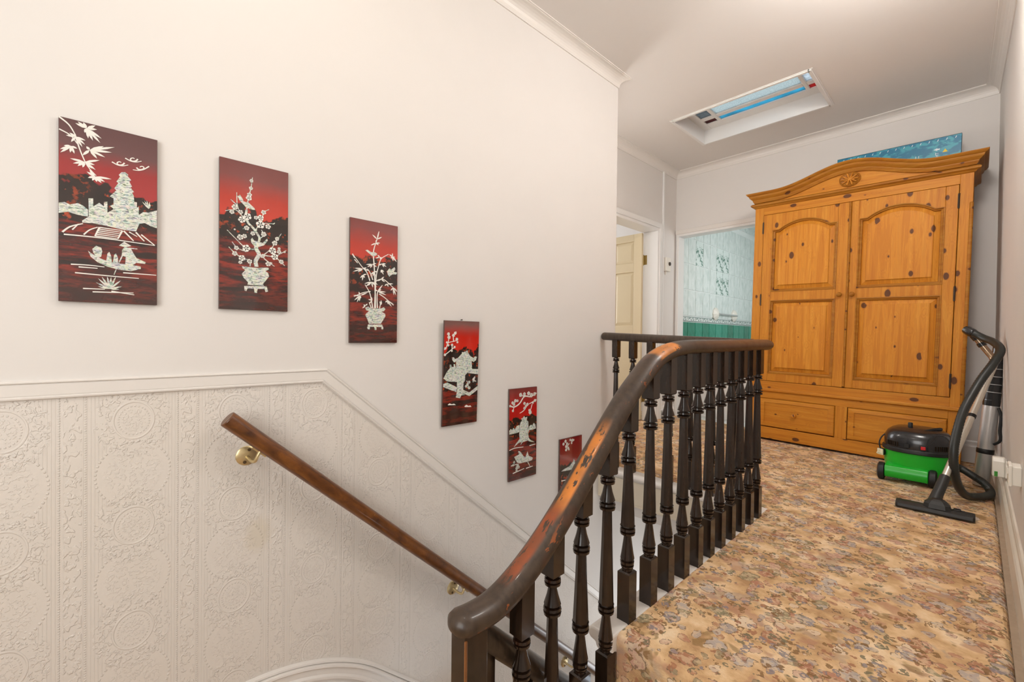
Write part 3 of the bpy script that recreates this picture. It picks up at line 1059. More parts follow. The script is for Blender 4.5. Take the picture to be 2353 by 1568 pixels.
# ---- roof light with a coloured-glass border
RZ = 2.830
sh = MB()
for (a, b, p, q) in ((SX0 - 0.02, SX0 + 0.006, SY0 - 0.02, SY1 + 0.02), (SX1 - 0.006, SX1 + 0.02, SY0 - 0.02, SY1 + 0.02), (SX0, SX1, SY0 - 0.02, SY0 + 0.006), (SX0, SX1, SY1 - 0.006, SY1 + 0.02)):
    sh.box(a, b, p, q, ZC - 0.004, RZ + 0.04)
win1 = struct(sh.build('window_1', 'gloss_white'), 'roof light with white frame and blue and red border panes')
bead = MB()
for (a, b, p, q) in ((SX0 - 0.012, SX0 + 0.010, SY0 - 0.012, SY1 + 0.012), (SX1 - 0.010, SX1 + 0.012, SY0 - 0.012, SY1 + 0.012), (SX0, SX1, SY0 - 0.012, SY0 + 0.010), (SX0, SX1, SY1 - 0.010, SY1 + 0.012)):
    bead.box(a, b, p, q, ZC - 0.010, ZC - 0.002)
bead.build('edge_bead', 'gloss_white', win1, bevel=0.002)
gx = [SX0, -1.735, -1.700, -1.600, -1.570, -0.932, -0.905, -0.842, -0.815, SX1]
gy = [SY0, 3.535, 3.560, 3.640, 3.670, 3.860, 3.912, 3.985, 4.030, SY1]
bars = MB()
def bar(a, b, p, q, z0=RZ, z1=RZ + 0.030):
    bars.box(a, b, p, q, z0, z1)
bar(gx[0], gx[2], gy[0], gy[9]); bar(gx[7], gx[9], gy[0], gy[9])
bar(gx[2], gx[7], gy[0], gy[2]); bar(gx[2], gx[7], gy[7], gy[9])
bar(gx[3], gx[4], gy[2], gy[7], RZ - 0.002); bar(gx[5], gx[6], gy[2], gy[7], RZ - 0.002)
for a, b in ((gx[2], gx[3]), (gx[4], gx[5]), (gx[6], gx[7])):
    bar(a, b, gy[3], gy[4], RZ - 0.002); bar(a, b, gy[5], gy[6], RZ - 0.002)
bars.build('glazing_bars', 'gloss_white', win1, bevel=0.004)
def pane(i0, i1, j0, j1, mat):
    p = MB()
    p.box(gx[i0], gx[i1], gy[j0], gy[j1], RZ + 0.010, RZ + 0.014)
    return p.build('pane', mat, win1)
pane(4, 5, 4, 5, 'glass_frosted')['label'] = 'large frosted pane'
pane(2, 3, 4, 5, 'glass_grey'); pane(6, 7, 4, 5, 'glass_clear')
pane(4, 5, 6, 7, 'glass_blue')['label'] = 'long blue pane'
pane(4, 5, 2, 3, 'glass_blue')['label'] = 'long blue pane'
pane(2, 3, 6, 7, 'glass_darkred'); pane(6, 7, 6, 7, 'glass_red')['label'] = 'small red pane'
pane(2, 3, 2, 3, 'glass_red'); pane(6, 7, 2, 3, 'glass_red')

# ================================================================== WARDROBE
WR = thing('wardrobe', 'large orange pine wardrobe with arched panel doors, two drawers and a bowed cornice', 'wardrobe', (-0.7255, 4.19, 0.018))
WR.rotation_euler = (0, 0.020, 0)
HW, DP = 0.662, 0.41                  # half width, depth
def wb_(mb, name, mat, parent=None, bevel=0.0):
    return mb.build(name, mat, parent or WR, bevel=bevel, local=True)
body = MB()
body.box(-HW + 0.0, -HW + 0.022, 0.022, DP, -0.004, 2.06)
body.box(HW - 0.022, HW, 0.022, DP, -0.004, 2.06)
body.box(-HW + 0.022, HW - 0.022, DP - 0.012, DP, 0.03, 2.06)
body.box(-HW + 0.022, HW - 0.022, 0.022, DP - 0.012, 2.04, 2.06)
body.box(-HW + 0.022, HW - 0.022, 0.022, DP - 0.012, 0.06, 0.08)
body.box(-HW + 0.022, HW - 0.022, 0.022, DP - 0.012, 0.40, 0.42)
wb_(body, 'carcass', 'pine_vertical', bevel=0.002)
ZD0, ZD1 = 0.498, 1.933               # doors
def frame_piece(x0, x1, z0, z1, mat, y0=0.0, y1=0.022):
    b = MB(); b.box(x0, x1, y0, y1, z0, z1)
    return wb_(b, 'frame_rail' if (x1 - x0) > (z1 - z0) else 'frame_stile', mat, bevel=0.002)
SL, SR = -0.5945, 0.5985              # door limits
frame_piece(-HW, SL, 0.416, 2.02, 'pine_vertical')
frame_piece(SR, HW, 0.416, 2.02, 'pine_vertical')
frame_piece(SL, SR, ZD1 + 0.003, 2.02, 'pine_horizontal')
frame_piece(SL, SR, 0.432, ZD0 - 0.003, 'pine_horizontal')
# rounded stop chamfer on the right corner
ch = MB(); ch.smooth = True
ch.tube([(HW - 0.006, 0.004, 0.45), (HW - 0.006, 0.004, 1.80)], 0.011, 10, rounded=True)
wb_(ch, 'corner_bead', 'pine_moulding')
# middle moulding
mm = MB()
mm.prism([(-0.020, 0.434), (-0.024, 0.428), (-0.024, 0.414), (-0.010, 0.404), (0.02, 0.404), (0.02, 0.434)], 0, -HW - 0.012, HW + 0.012)
wb_(mm, 'waist_moulding', 'pine_horizontal')
# base with drawers
frame_piece(-HW, SL + 0.02, 0.0, 0.404, 'pine_vertical', -0.006)
frame_piece(SR - 0.005, HW, 0.0, 0.404, 'pine_vertical', -0.006)
frame_piece(SL + 0.02, SR - 0.005, 0.348, 0.404, 'pine_horizontal', -0.006)
frame_piece(SL + 0.02, SR - 0.005, 0.0, 0.098, 'pine_horizontal', -0.006)
frame_piece(-0.030, 0.044, 0.098, 0.348, 'pine_vertical', -0.006)
def knob(parent, x, z, mat, r=0.018, y=0.0):
    k = MB(); k.smooth = True
    k.lathe([(0.012, 0.0), (0.008, 0.006), (0.009, 0.012), (r * 0.9, 0.018), (r, 0.026), (r * 0.85, 0.034), (r * 0.4, 0.039), (0.001, 0.040)], (x, y, z), 14, (0, -1, 0))
    return wb_(k, 'knob', mat, parent)
def drawer(x0, x1, z0, z1, lab):
    d = MB()
    yo, yi = 0.002, -0.008
    k = d.add([(x0, yo, z0), (x1, yo, z0), (x1, yo, z1), (x0, yo, z1), (x0 + 0.006, yi, z0 + 0.006), (x1 - 0.006, yi, z0 + 0.006), (x1 - 0.006, yi, z1 - 0.006), (x0 + 0.006, yi, z1 - 0.006),
               (x0 + 0.042, yi - 0.004, z0 + 0.032), (x1 - 0.042, yi - 0.004, z0 + 0.032), (x1 - 0.042, yi - 0.004, z1 - 0.032), (x0 + 0.042, yi - 0.004, z1 - 0.032),
               (x0 + 0.044, yi + 0.001, z0 + 0.034), (x1 - 0.044, yi + 0.001, z0 + 0.034), (x1 - 0.044, yi + 0.001, z1 - 0.034), (x0 + 0.044, yi + 0.001, z1 - 0.034)])
    for a in (0, 4, 8):
        for i in range(4):
            j = (i + 1) % 4
            d.face([k + a + i, k + a + j, k + a + 4 + j, k + a + 4 + i])
    d.face([k + 12, k + 13, k + 14, k + 15])
    d.box(x0 + 0.01, x1 - 0.01, 0.004, DP - 0.05, z0 + 0.01, z1 - 0.02)
    o = wb_(d, 'drawer', 'pine_horizontal')
    o['label'] = lab
    knob(o, (x0 + x1) / 2, (z0 + z1) / 2, 'pine_panel', 0.019, -0.007)
drawer(SL + 0.022, -0.033, 0.104, 0.346, 'left drawer with round knob')
drawer(0.047, SR - 0.007, 0.101, 0.346, 'right drawer behind the vacuum cleaner')

def arch_outline(x0, x1, z0, z1, rise, sh, n=14):
    """panel outline: straight sides to z1, short shoulders, segmental arch"""
    xa, xb = x0 + sh, x1 - sh
    c = (xb - xa) / 2
    R = (c * c + rise * rise) / (2 * rise)
    xm = (xa + xb) / 2
    th = math.asin(c / R)
    pts = [(x0, z0), (x1, z0), (x1, z1)]
    for i in range(n + 1):
        a = th - 2 * th * i / n
        pts.append((xm + R * math.sin(a), z1 + rise - R + R * math.cos(a)))
    pts.append((x0, z1))
    return pts
def door(x0, x1, px0, px1, label, knob_x, hinge_x):
    root = MB()
    yf, yb = -0.004, 0.020
    # outer stiles and rails as one frame with two openings (upper one arched)
    up = arch_outline(px0, px1, 1.268, 1.795, 0.066, 0.050)
    root.box(x0, px0, yf, yb, ZD0, ZD1)
    root.box(px1, x1, yf, yb, ZD0, ZD1)
    root.box(px0, px1, yf, yb, ZD0, 0.565)
    root.box(px0, px1, yf, yb, 1.192, 1.268)
    top = [(px1, ZD1)] + [(px0, ZD1)] + up[::-1][:-2]
    top = [(px0, ZD1)] + [p for p in up[2:]][::-1] + [(px1, ZD1)]
    root.prism(top, 1, yf, yb)
    o = wb_(root, 'door', 'pine_vertical', bevel=0.003)
    o['label'] = label
    for kind in ('upper', 'lower'):
        z0, z1 = (1.268, 1.795) if kind == 'upper' else (0.565, 1.192)
        def outl(ins, dz=0.0):
            if kind == 'upper':
                return arch_outline(px0 + ins, px1 - ins, z0 + ins, z1 - ins * 0.9, 0.066, 0.050 - min(ins, 0.045) * 0.9)
            a = ins
            return arch_outline(px0 + a, px1 - a, z0 + a, z1 - a, 0.0005, 0.050)
        def ringp(ins, y): return [(x, y, z) for x, z in outl(ins)]
        mo = MB()
        mo.loft([ringp(-0.002, yf + 0.001), ringp(-0.001, yf - 0.004), ringp(0.006, yf - 0.005), ringp(0.010, yf + 0.003), ringp(0.019, yf + 0.007), ringp(0.022, yf + 0.022)], True, False)
        wb_(mo, 'panel_moulding', 'pine_moulding', o)
        pa = MB()
        rg = [ringp(0.020, yf + 0.020), ringp(0.051, yf + 0.008), ringp(0.0525, yf + 0.001), ringp(0.056, yf - 0.001)]
        pa.loft(rg, True, False)
        nn = len(rg[0]); kk = len(pa.v) - nn
        pa.face(list(range(kk, kk + nn)))
        wb_(pa, 'panel', 'pine_panel', o)
    knob(o, knob_x, 1.220, 'pine_moulding', 0.0185, yf)
    for zz in (ZD1 - 0.11, 1.20, ZD0 + 0.11):
        h = MB()
        h.box(hinge_x - 0.006, hinge_x + 0.004, yf - 0.004, yf + 0.004, zz - 0.045, zz + 0.045)
        h.smooth = True
        h.lathe([(0.005, -0.05), (0.005, 0.05)], (hinge_x, yf - 0.003, zz), 8)
        wb_(h, 'hinge', 'iron_dark', o)
door(SL + 0.003, 0.006, -0.520, -0.062, 'left wardrobe door with two fielded panels', -0.034, SL + 0.002)
door(0.021, SR - 0.003, 0.068, 0.533, 'right wardrobe door with two fielded panels', 0.046, SR - 0.002)
asr = MB()
asr.prism([(0.006, 0.0), (0.007, -0.012), (0.011, -0.018), (0.017, -0.018), (0.021, -0.012), (0.021, 0.0)], 2, ZD0 + 0.008, ZD1 - 0.004)
wb_(asr, 'centre_bead', 'pine_moulding')

# head: frieze with serpentine top, small moulding and cornice
def head_top(x):
    t_ = abs(x) / HW
    e0, pk = 2.128, 2.240
    if t_ > 0.80: return e0
    s_ = t_ / 0.80
    return e0 + (pk - e0) * (0.5 + 0.5 * math.cos(PI * s_)) ** 1.12
xs = [-HW + 2 * HW * i / 60 for i in range(61)]
fz = MB()
fz.prism([(-HW, 2.02), (HW, 2.02)] + [(x, head_top(x) - 0.012) for x in xs[::-1]], 1, 0.002, 0.024)
wb_(fz, 'frieze', 'pine_horizontal')
fm = MB()
prof = [(0.0, 2.000), (-0.008, 2.004), (-0.014, 2.012), (-0.030, 2.020), (-0.032, 2.030), (-0.020, 2.040), (0.0, 2.044)]
rings = [[(-HW + y, DP, z) for y, z in prof], [(-HW + y, y, z) for y, z in prof], [(HW - y, y, z) for y, z in prof], [(HW - y, DP, z) for y, z in prof]]
fm.loft(rings)
wb_(fm, 'frieze_moulding', 'pine_moulding')
cr = MB()
cp = [(0.0, -0.082), (-0.010, -0.080), (-0.016, -0.068), (-0.020, -0.060), (-0.020, -0.054), (-0.030, -0.046), (-0.040, -0.036), (-0.044, -0.026), (-0.044, -0.022), (-0.054, -0.016), (-0.062, -0.006), (-0.064, 0.0), (0.03, 0.0)]
rings = [[(-HW + min(y, 0.0), DP, head_top(HW) + z) for y, z in cp]]
rings.append([(-HW + (y if y < 0 else 0.03), y, head_top(HW) + z) for y, z in cp])
for x in xs[1:-1]:
    rings.append([(x, y, head_top(x) + z) for y, z in cp])
rings.append([(HW - (y if y < 0 else 0.03), y, head_top(HW) + z) for y, z in cp])
rings.append([(HW - min(y, 0.0), DP, head_top(HW) + z) for y, z in cp])
cr.loft(rings)
wb_(cr, 'cornice', 'pine_moulding')
ro = MB(); ro.smooth = True
rc = (0.0, 0.0, 2.108)
ring_r = []
for (rr, yy) in ((1.0, 0.004), (1.0, -0.004), (0.94, -0.008), (0.86, -0.004), (0.80, -0.002), (0.0, -0.003)):
    ring_r.append([(rc[0] + 0.068 * rr * math.cos(2 * PI * i / 36) + 1e-4 * math.cos(i), yy, rc[2] + 0.056 * rr * math.sin(2 * PI * i / 36)) for i in range(36)])
ro.loft(ring_r, True, False)
ros = wb_(ro, 'rosette', 'pine_moulding')
ros['label'] = 'carved oval flower rosette'
pt = MB(); pt.smooth = True
for lay, (nn, r0, r1, wd, yy) in enumerate(((10, 0.25, 0.82, 0.24, -0.008), (8, 0.12, 0.52, 0.20, -0.013))):
    for i in range(nn):
        a = 2 * PI * (i + 0.5 * lay) / nn
        rg = []
        for q in range(5):
            s_ = q / 4
            rr = r0 + (r1 - r0) * s_
            hw = wd * math.sin(PI * (0.15 + 0.75 * s_)) * 0.5
            cx_, cz_ = rr * math.cos(a), rr * math.sin(a)
            tx, tz = -math.sin(a), math.cos(a)
            rg.append([(0.068 * (cx_ + tx * hw * u_), yy - 0.011 * (1 - u_ * u_) , rc[2] + 0.056 * (cz_ + tz * hw * u_)) for u_ in (-1, -0.4, 0.4, 1)])
        pt.loft(rg, False, False)
pt.lathe([(0.014, 0.010), (0.013, 0.018), (0.008, 0.021), (0.001, 0.022)], (0, 0.0, rc[2]), 14, (0, -1, 0))
wb_(pt, 'petals', 'pine_horizontal', ros)

# ---- blue carton standing on the wardrobe
BXR = thing('cardboard_box', 'flat blue printed carton standing on edge on top of the wardrobe', 'box', (-0.452, 4.44, 2.0745))
BXR.rotation_euler = (0, 0.020, 0)
bx = MB()
bx.box(-0.358, 0.358, -0.03, 0.03, 0.0, 0.292)
bx.build('carton', 'box_edge', BXR, local=True, bevel=0.002)
fp = MB()
k = fp.add([(-0.356, 0, -0.131), (0.356, 0, -0.131), (0.356, 0, 0.130), (-0.356, 0, 0.130), (-0.356, 0.001, -0.131), (0.356, 0.001, -0.131), (0.356, 0.001, 0.130), (-0.356, 0.001, 0.130)])
for q in ((0, 1, 2, 3), (7, 6, 5, 4), (0, 4, 5, 1), (1, 5, 6, 2), (2, 6, 7, 3), (3, 7, 4, 0)):
    fp.face([k + i for i in q])
panelf = fp.build('printed_face', 'box_print_blue', BXR, local=True)
panelf.location = (0, -0.0318, 0.157)
def print_part(name, polys, mat):
    p = MB()
    for pl_ in polys:
        p.prism(pl_, 1, -0.0006, 0.0)
    return p.build(name, mat, panelf, local=True)
o = print_part('arrow', [[(0.215, 0.050), (0.235, 0.060), (0.235, 0.055), (0.248, 0.055), (0.248, 0.045), (0.235, 0.045), (0.235, 0.040)]], 'print_white')
o = print_part('warning_triangle', [[(0.262, 0.022), (0.290, 0.022), (0.276, 0.046)]], 'print_yellow')
lines = []
for i, xx in enumerate((0.118, 0.134)):
    for j in range(9):
        lines.append([(xx, -0.05 + j * 0.009), (xx + 0.005, -0.05 + j * 0.009), (xx + 0.005, -0.044 + j * 0.009), (xx, -0.044 + j * 0.009)])
for xx in (-0.095, -0.055, -0.015, 0.045):
    lines.append([(xx, -0.03), (xx + 0.004, -0.03), (xx + 0.004, 0.006), (xx, 0.006)])
    lines.append([(xx - 0.004, 0.0), (xx + 0.008, 0.0), (xx + 0.008, 0.003), (xx - 0.004, 0.003)])
print_part('small_print', lines, 'print_white')['kind'] = 'stuff'
dr = []
for i in range(15):
    xx = -0.32 + i * 0.046
    dr.append([(xx, 0.108), (xx + 0.004, 0.108), (xx + 0.009, 0.121), (xx + 0.005, 0.121)])
for d_ in dr:
    print_part('printed_drop', [d_], 'print_white')
fc = bpy.data.curves.new('lettering', 'FONT')
fc.body = 'UPRIGHT'
fc.size = 0.026
fc.extrude = 0.0004
fo = bpy.data.objects.new('lettering', fc)
C.objects.link(fo)
dg = bpy.context.evaluated_depsgraph_get()
me = bpy.data.meshes.new_from_object(fo.evaluated_get(dg))
bpy.data.objects.remove(fo)
me.materials.append(M['print_white'])
lo = bpy.data.objects.new('lettering', me)
C.objects.link(lo)
lo.parent = panelf
lo.location = (0.243, -0.0006, -0.080)
lo.rotation_euler = Matrix(((0, -1, 0), (0, 0, -1), (1, 0, 0))).to_euler()

# ================================================================== BALUSTRADES
RAILX = -0.74
TURN = [  # (fraction down the turned length, radius, facets flat?)
    (0.000, 0.0125), (0.008, 0.0125), (0.010, 0.0208), (0.022, 0.0218), (0.027, 0.0148), (0.031, 0.0218), (0.043, 0.0208), (0.047, 0.0108),
    (0.052, 0.0108), (0.090, 0.0150), (0.135, 0.0226), (0.140, 0.0150), (0.145, 0.0150), (0.148, 0.0226), (0.160, 0.0238), (0.166, 0.0155), (0.171, 0.0238), (0.184, 0.0226), (0.188, 0.0150)]
TURN2 = [(0.742, 0.0238), (0.748, 0.0148), (0.752, 0.0148), (0.755, 0.0226), (0.768, 0.0238), (0.773, 0.0150), (0.778, 0.0238), (0.790, 0.0226), (0.794, 0.0112),
    (0.800, 0.0112), (0.850, 0.0150), (0.900, 0.0190), (0.930, 0.0220), (0.938, 0.0155), (0.942, 0.0155), (0.945, 0.0218), (0.960, 0.0210), (0.966, 0.0150), (0.970, 0.0208), (0.985, 0.0185), (0.990, 0.0150), (1.000, 0.0150)]
LT = 0.545
def baluster(parent, x, y, ztop, zring, zbase, slope=0.0, mat='dark_stain', b=0.0212, shared=None, LTI=0.545):
    if shared:
        o = bpy.data.objects.new('baluster', shared)
        C.objects.link(o)
        o.parent = parent
        o.location = Vector((x, y, zring)) - parent.location
        return o
    m = MB()
    def Z(f): return -LT * f if f < 0.5 else -LTI + LT * (1 - f)
    # top block (its head follows the slope of the rail)
    zt = ztop - zring
    for (z0, z1, top) in ((0.0, zt, True), (-LTI, zbase - zring, False)):
        lo, hi = (z0, z1) if top else (z1, z0)
        dh = slope * b if top else 0.0
        ch = 0.004
        k = m.add([(-b + ch, -b + ch, lo if top else lo), (b - ch, -b + ch, lo), (b - ch, b - ch, lo), (-b + ch, b - ch, lo)] if top else [(-b, -b, lo), (b, -b, lo), (b, b, lo), (-b, b, lo)])
        if top:
            k1 = m.add([(-b, -b, lo + ch), (b, -b, lo + ch), (b, b, lo + ch), (-b, b, lo + ch)])
            k2 = m.add([(-b, -b, hi - dh), (b, -b, hi - dh), (b, b, hi + dh), (-b, b, hi + dh)])
        else:
            k1 = m.add([(-b, -b, hi - ch), (b, -b, hi - ch), (b, b, hi - ch), (-b, b, hi - ch)])
            k2 = m.add([(-b + ch, -b + ch, hi), (b - ch, -b + ch, hi), (b - ch, b - ch, hi), (-b + ch, b - ch, hi)])
        for a, c_ in ((k, k1), (k1, k2)):
            for i in range(4):
                j = (i + 1) % 4
                m.face([a + i, a + j, c_ + j, c_ + i])
        m.face([k + 3, k + 2, k + 1, k]); m.face([k2, k2 + 1, k2 + 2, k2 + 3])
    m.smooth = True
    m.lathe([(r, Z(f)) for f, r in TURN], (0, 0, 0), 14)
    m.lathe([(r, Z(f)) for f, r in TURN2], (0, 0, 0), 14)
    m.smooth = False
    m.lathe([(0.0140, Z(0.186)), (0.0160, (Z(0.186) * 0.7 + Z(0.742) * 0.3)), (0.0220, Z(0.742))], (0, 0, 0), 8)
    o = m.build('baluster', mat, parent, local=True)
    o.location = Vector((x, y, zring)) - parent.location
    return o

rail_pts = [(2.475, 0.8545), (2.2, 0.853), (1.9, 0.851), (1.66, 0.850), (1.53, 0.846), (1.43, 0.832), (1.339, 0.803), (1.250, 0.747), (1.159, 0.678), (1.027, 0.556), (0.912, 0.447), (0.81, 0.362), (0.719, 0.303), (0.651, 0.274), (0.600, 0.268), (0.556, 0.270)]
rp = smoothpath([(RAILX, y, z) for y, z in rail_pts], 5)
def rail_z(y):
    for a, b in zip(rp, rp[1:]):
        if b.y <= y <= a.y:
            t_ = (a.y - y) / max(1e-6, a.y - b.y)
            return a.z + (b.z - a.z) * t_, (a.z - b.z) / max(1e-6, a.y - b.y)
    return rp[0].z, 0.0
NB = thing('landing_balustrade', 'dark wooden balustrade whose worn handrail sweeps down to a newel post in front', 'balustrade', (RAILX, 0.575, ZH))
ra = MB(); ra.smooth = True
ra.tube(rp, 0.039, 20, r2=0.0275, up=(0, 0, 1), rounded=True)
h = ra.build('handrail', 'rail_stain', NB)
h['label'] = 'rounded handrail with orange patches where the stain has worn off'
level = None
bal = [(2.366, 0.709), (2.255, 0.708), (2.14, 0.704), (2.025, 0.700), (1.912, 0.697), (1.799, 0.694), (1.688, 0.692), (1.570, 0.688), (1.450, 0.684), (1.330, 0.678), (1.198, 0.587), (1.086, 0.474), (0.964, 0.386), (0.845, 0.266), (0.735, 0.160)]
for y, zr in bal:
    zrail, sl = rail_z(y)
    if y > 1.12: zb_ = -0.004
    elif y > 0.87: zb_ = -0.204
    else: zb_ = -0.404
    o = baluster(NB, RAILX, y, zrail - 0.020, zr, zb_, sl, LTI=zr - (zb_ + 0.156))
nw = MB()
nw.box(-0.766, -0.714, 0.545, 0.606, ZH, 0.262)
nw.build('newel_post', 'dark_stain', NB, bevel=0.003)
nw = MB()
nw.box(-0.716, -0.711, 0.542, 0.549, ZH, 0.248)
nw.build('newel_bead', 'worn_edge', NB, bevel=0.002)['label'] = 'worn edge of the newel post'

FBR = thing('far_balustrade', 'level dark wooden balustrade across the far side of the stairwell', 'balustrade', (-1.25, 2.485, floorz(-1.25)))
YB = 2.487
fr_ = MB(); fr_.smooth = True
fr_.tube([(-1.735, YB, 0.893), (-1.5, YB, 0.884), (-1.1, YB, 0.869), (-0.802, YB, 0.857)], 0.027, 16, r2=0.0265, up=(0, 0, 1), rounded=True)
fr_.build('handrail', 'rail_plain', FBR)
for i in range(8):
    x = -1.640 + 0.1265 * i
    if x > -0.76: break
    zt = 0.893 - 0.0385 * (x + 1.735)
    baluster(FBR, x, YB, zt - 0.018, 0.730 + floorz(x) * 1.2, floorz(x) - 0.004, 0.0, b=0.020, LTI=0.565)

LB = thing('lower_balustrade', 'dark balustrade of the flight going down, just behind the newel post', 'balustrade', (-0.80, 0.65, ZH))
lr = MB(); lr.smooth = True
lr.tube([(-0.803, 0.625 + 0.2 * i, 0.200 - 0.192 * i) for i in range(12)], 0.036, 16, r2=0.030, up=(0, 0, 1), rounded=True)
lr.build('handrail', 'rail_plain', LB)
for i in range(16):
    y = 0.668 + 0.135 * i
    zr = 0.200 - 0.96 * (y - 0.625)
    baluster(LB, -0.803, y, zr - 0.022, zr - 0.13, zr - 0.80, -0.96, b=0.0185, LTI=0.52) if i else None
p0 = MB()
p0.box(-0.822, -0.784, 0.648, 0.690, ZH - 0.12, 0.160)
p0.build('newel_post', 'dark_stain', LB, bevel=0.003)

# ---- brown handrail on the wall
WH = thing('wall_handrail', 'round brown wooden handrail sloping down on brass wall brackets', 'handrail', (XL, 0.36, 0.46))
XHR = XL + 0.066
hs = -0.9265
a_ = Vector((XHR, 0.292, 0.600)); b_ = Vector((XHR, 2.62, 0.600 + hs * 2.328))
hm = MB(); hm.smooth = True
hm.tube([a_ + (b_ - a_) * (i / 12) for i in range(13)], 0.0275, 20)
hm.build('rail', 'brown_handrail', WH, bevel=0.003)
for by, bz in ((0.362, 0.452), (1.255, -0.362), (2.125, -1.171)):
    zr = 0.600 + hs * (by - 0.292)
    pl_ = MB(); pl_.smooth = True
    pl_.lathe([(0.034, 0.0), (0.034, 0.003), (0.031, 0.006), (0.012, 0.008), (0.001, 0.008)], (XL + 0.001, by, bz), 24, (1, 0, 0))
    br = pl_.build('bracket', 'brass', WH)
    ar_ = MB(); ar_.smooth = True
    y2 = by + 0.030
    z2 = 0.600 + hs * (y2 - 0.292) - 0.036
    ar_.tube(smoothpath([(XL + 0.006, by, bz - 0.004), (XL + 0.040, by + 0.006, bz - 0.012), (XHR - 0.006, by + 0.014, bz - 0.010), (XHR, by + 0.022, bz + 0.010), (XHR, y2, z2 + 0.006)], 4), 0.0058, 10)
    ar_.build('arm', 'brass', br)
    sd = MB()
    dv = Vector((0, 1, hs)).normalized()
    c0 = Vector((XHR, y2, z2 + 0.006))
    sd.tube([c0 - dv * 0.028, c0 + dv * 0.028], 0.010, 8, r2=0.003, up=(1, 0, 0))
    sd.build('saddle', 'brass', br)
    for s_ in (-1, 1):
        sc_ = MB()
        sc_.lathe([(0.0055, 0.0), (0.0055, 0.002), (0.001, 0.0025)], (XL + 0.0085, by + s_ * 0.007, bz + s_ * 0.021), 10, (1, 0, 0))
        sc_.build('screw', 'screw_dark', br)

